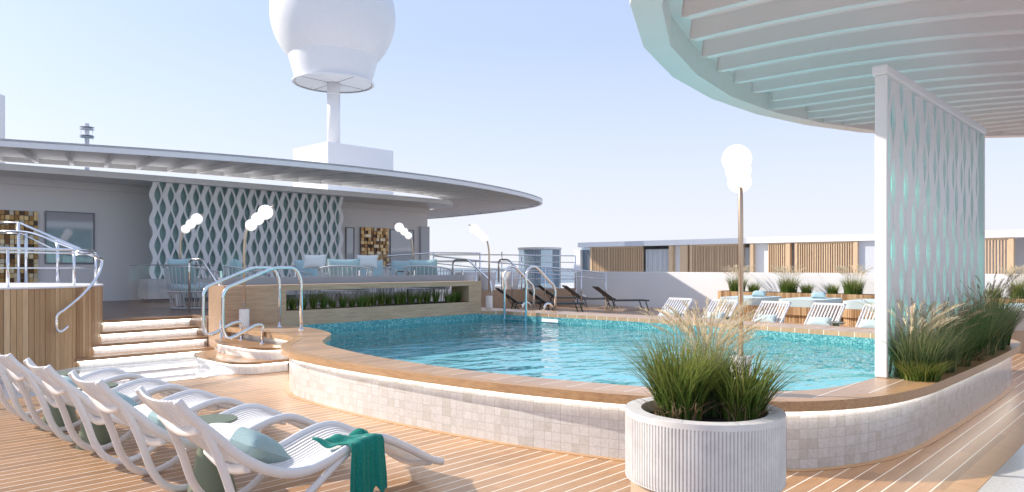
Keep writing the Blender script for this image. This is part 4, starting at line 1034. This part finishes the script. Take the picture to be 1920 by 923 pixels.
for i, (px, d, l) in enumerate(bl_):
    p = uvw((px - 960) / FO * d, d, 0)
    ang = R(-36)
    if i == 0: B0.location = (p.x, p.y, 0); B0.rotation_euler = (0, 0, ang); B0['label'] = l
    else: dup(B0, (p.x, p.y, 0), ang, l)

# ---- terrace rope armchairs ----
def armchair(loc, rz, label):
    e = thing('rope_armchair', label, 'armchair', loc, rz, 'rope armchairs on the terrace')
    def rim(z, r, a0=-130, a1=130, n=26, lift=0): return [(r * math.cos(R(a0 + (a1 - a0) * k / n)) , r * 1.05 * math.sin(R(a0 + (a1 - a0) * k / n)), z + lift * math.cos(R((a0 + (a1 - a0) * k / n)) / 1.4)) for k in range(n + 1)]
    top = rim(.58, .43, lift=.14); MB().tube(top, .014, 8).build('top_hoop', 'rope', e, world=False, smooth=True)
    MB().tube(rim(.30, .38), .013, 8).build('seat_hoop', 'rope', e, world=False, smooth=True)
    MB().tube([(.33 * math.cos(R(a)), .33 * math.sin(R(a)), .03) for a in range(0, 361, 15)], .013, 8).build('foot_ring', 'rope', e, world=False, smooth=True)
    mb = MB(); mid = rim(.30, .38)
    for k in range(len(top)):
        a, b = Vector(top[k]), Vector(mid[k]); mb.tube([a, b.lerp(a, .3), b], .009, 5)
    for k in range(28):
        a = 2 * math.pi * k / 28; mb.tube([(.37 * math.cos(a), .37 * math.sin(a), .30), (.33 * math.cos(a), .33 * math.sin(a), .03)], .007, 5)
    mb.build('ropes', 'rope', e, world=False)
    MB().lathe([(.01, .31), (.34, .31), (.36, .35), (.34, .42), (.01, .44)], 0, 0, 32, False).build('seat_cushion', 'pale_cushion', e, world=False, smooth=True)
    b = pillow_mesh(.55, .46, .20)(MB()).build('back_cushion', 'teal_cushion', e, world=False, smooth=True); b.location = (.22, 0, .62); b.rotation_euler = (R(90), R(0), R(90)); b.rotation_euler = (Matrix.Rotation(R(15), 3, 'Y') @ Matrix.Rotation(R(90), 3, 'Z') @ Matrix.Rotation(R(90), 3, 'X')).to_euler()
    return e
ch = [(362, 15.6, 200, 'rope armchair at the top of the stairs beside a globe lamp'), (470, 16.2, 160, 'rope armchair behind the steel handrails, leftmost behind the balustrade'), (592, 17.5, 100, 'rope armchair with white scatter cushion behind the glass balustrade'), (648, 16.0, -130, 'rope armchair turned away at the middle of the balustrade'), (700, 18.3, 70, 'rope armchair below the right gilded artwork'), (742, 19.2, 20, 'rope armchair just left of the leaning globe lamp'), (803, 17.6, -150, 'rightmost rope armchair behind the glass balustrade')]
A0 = None
for px, d, a, l in ch:
    p = uvw((px - 960) / FO * d, d, .68)
    if A0 is None: A0 = armchair(tuple(p), R(a), l); A0.scale = (1.3, 1.3, 1.3)
    else: dup(A0, tuple(p), R(a), l, 1.3)
for px, d, py, l in ((590, 16.9, 491, 'white scatter cushion on the balustrade armchair left of centre'), (688, 17.7, 491, 'white scatter cushion below the right gilded artwork')):
    p = W(px, py, d); plain_cushion('scatter_cushion', l, tuple(p), (R(70), 0, aR), (.52, .36, .16), 'white_cushion', 'white scatter cushions')
ct = thing('coffee_table', 'dark round coffee table beside the leaning globe lamp', 'table', tuple(uvw((765 - 960) / FO * 18.3, 18.3, .68)))
for nm, pf in (('top', [(.28, .78), (.28, .81)]), ('stem', [(.03, .02), (.03, .78)]), ('foot', [(.18, 0), (.18, .02)])): MB().lathe(pf, 0, 0, 32).build(nm, 'darkmetal', ct, world=False)
# distant chairs past the railings
for px, d, l in ((872, 27.5, 'pale armchair left of the far pool lamp behind railings'), (912, 28.5, 'pale armchair directly behind the far pool lamp pole'), (957, 29.5, 'pale armchair just left of the round cabana')):
    p = uvw((px - 960) / FO * d, d, .68); 
    e = thing('barrel_armchair', l, 'armchair', tuple(p), R(-120), 'pale armchairs beyond the railings')
    MB().lathe([(.30, 0), (.36, .35), (.40, .70), (.36, .70), (.33, .42), (.01, .42)], 0, 0, 28, False).build('shell', 'wallgrey', e, world=False, smooth=True)
    MB().lathe([(.01, .42), (.31, .42), (.32, .47), (.01, .50)], 0, 0, 24, False).build('seat_cushion', 'white_cushion', e, world=False, smooth=True)
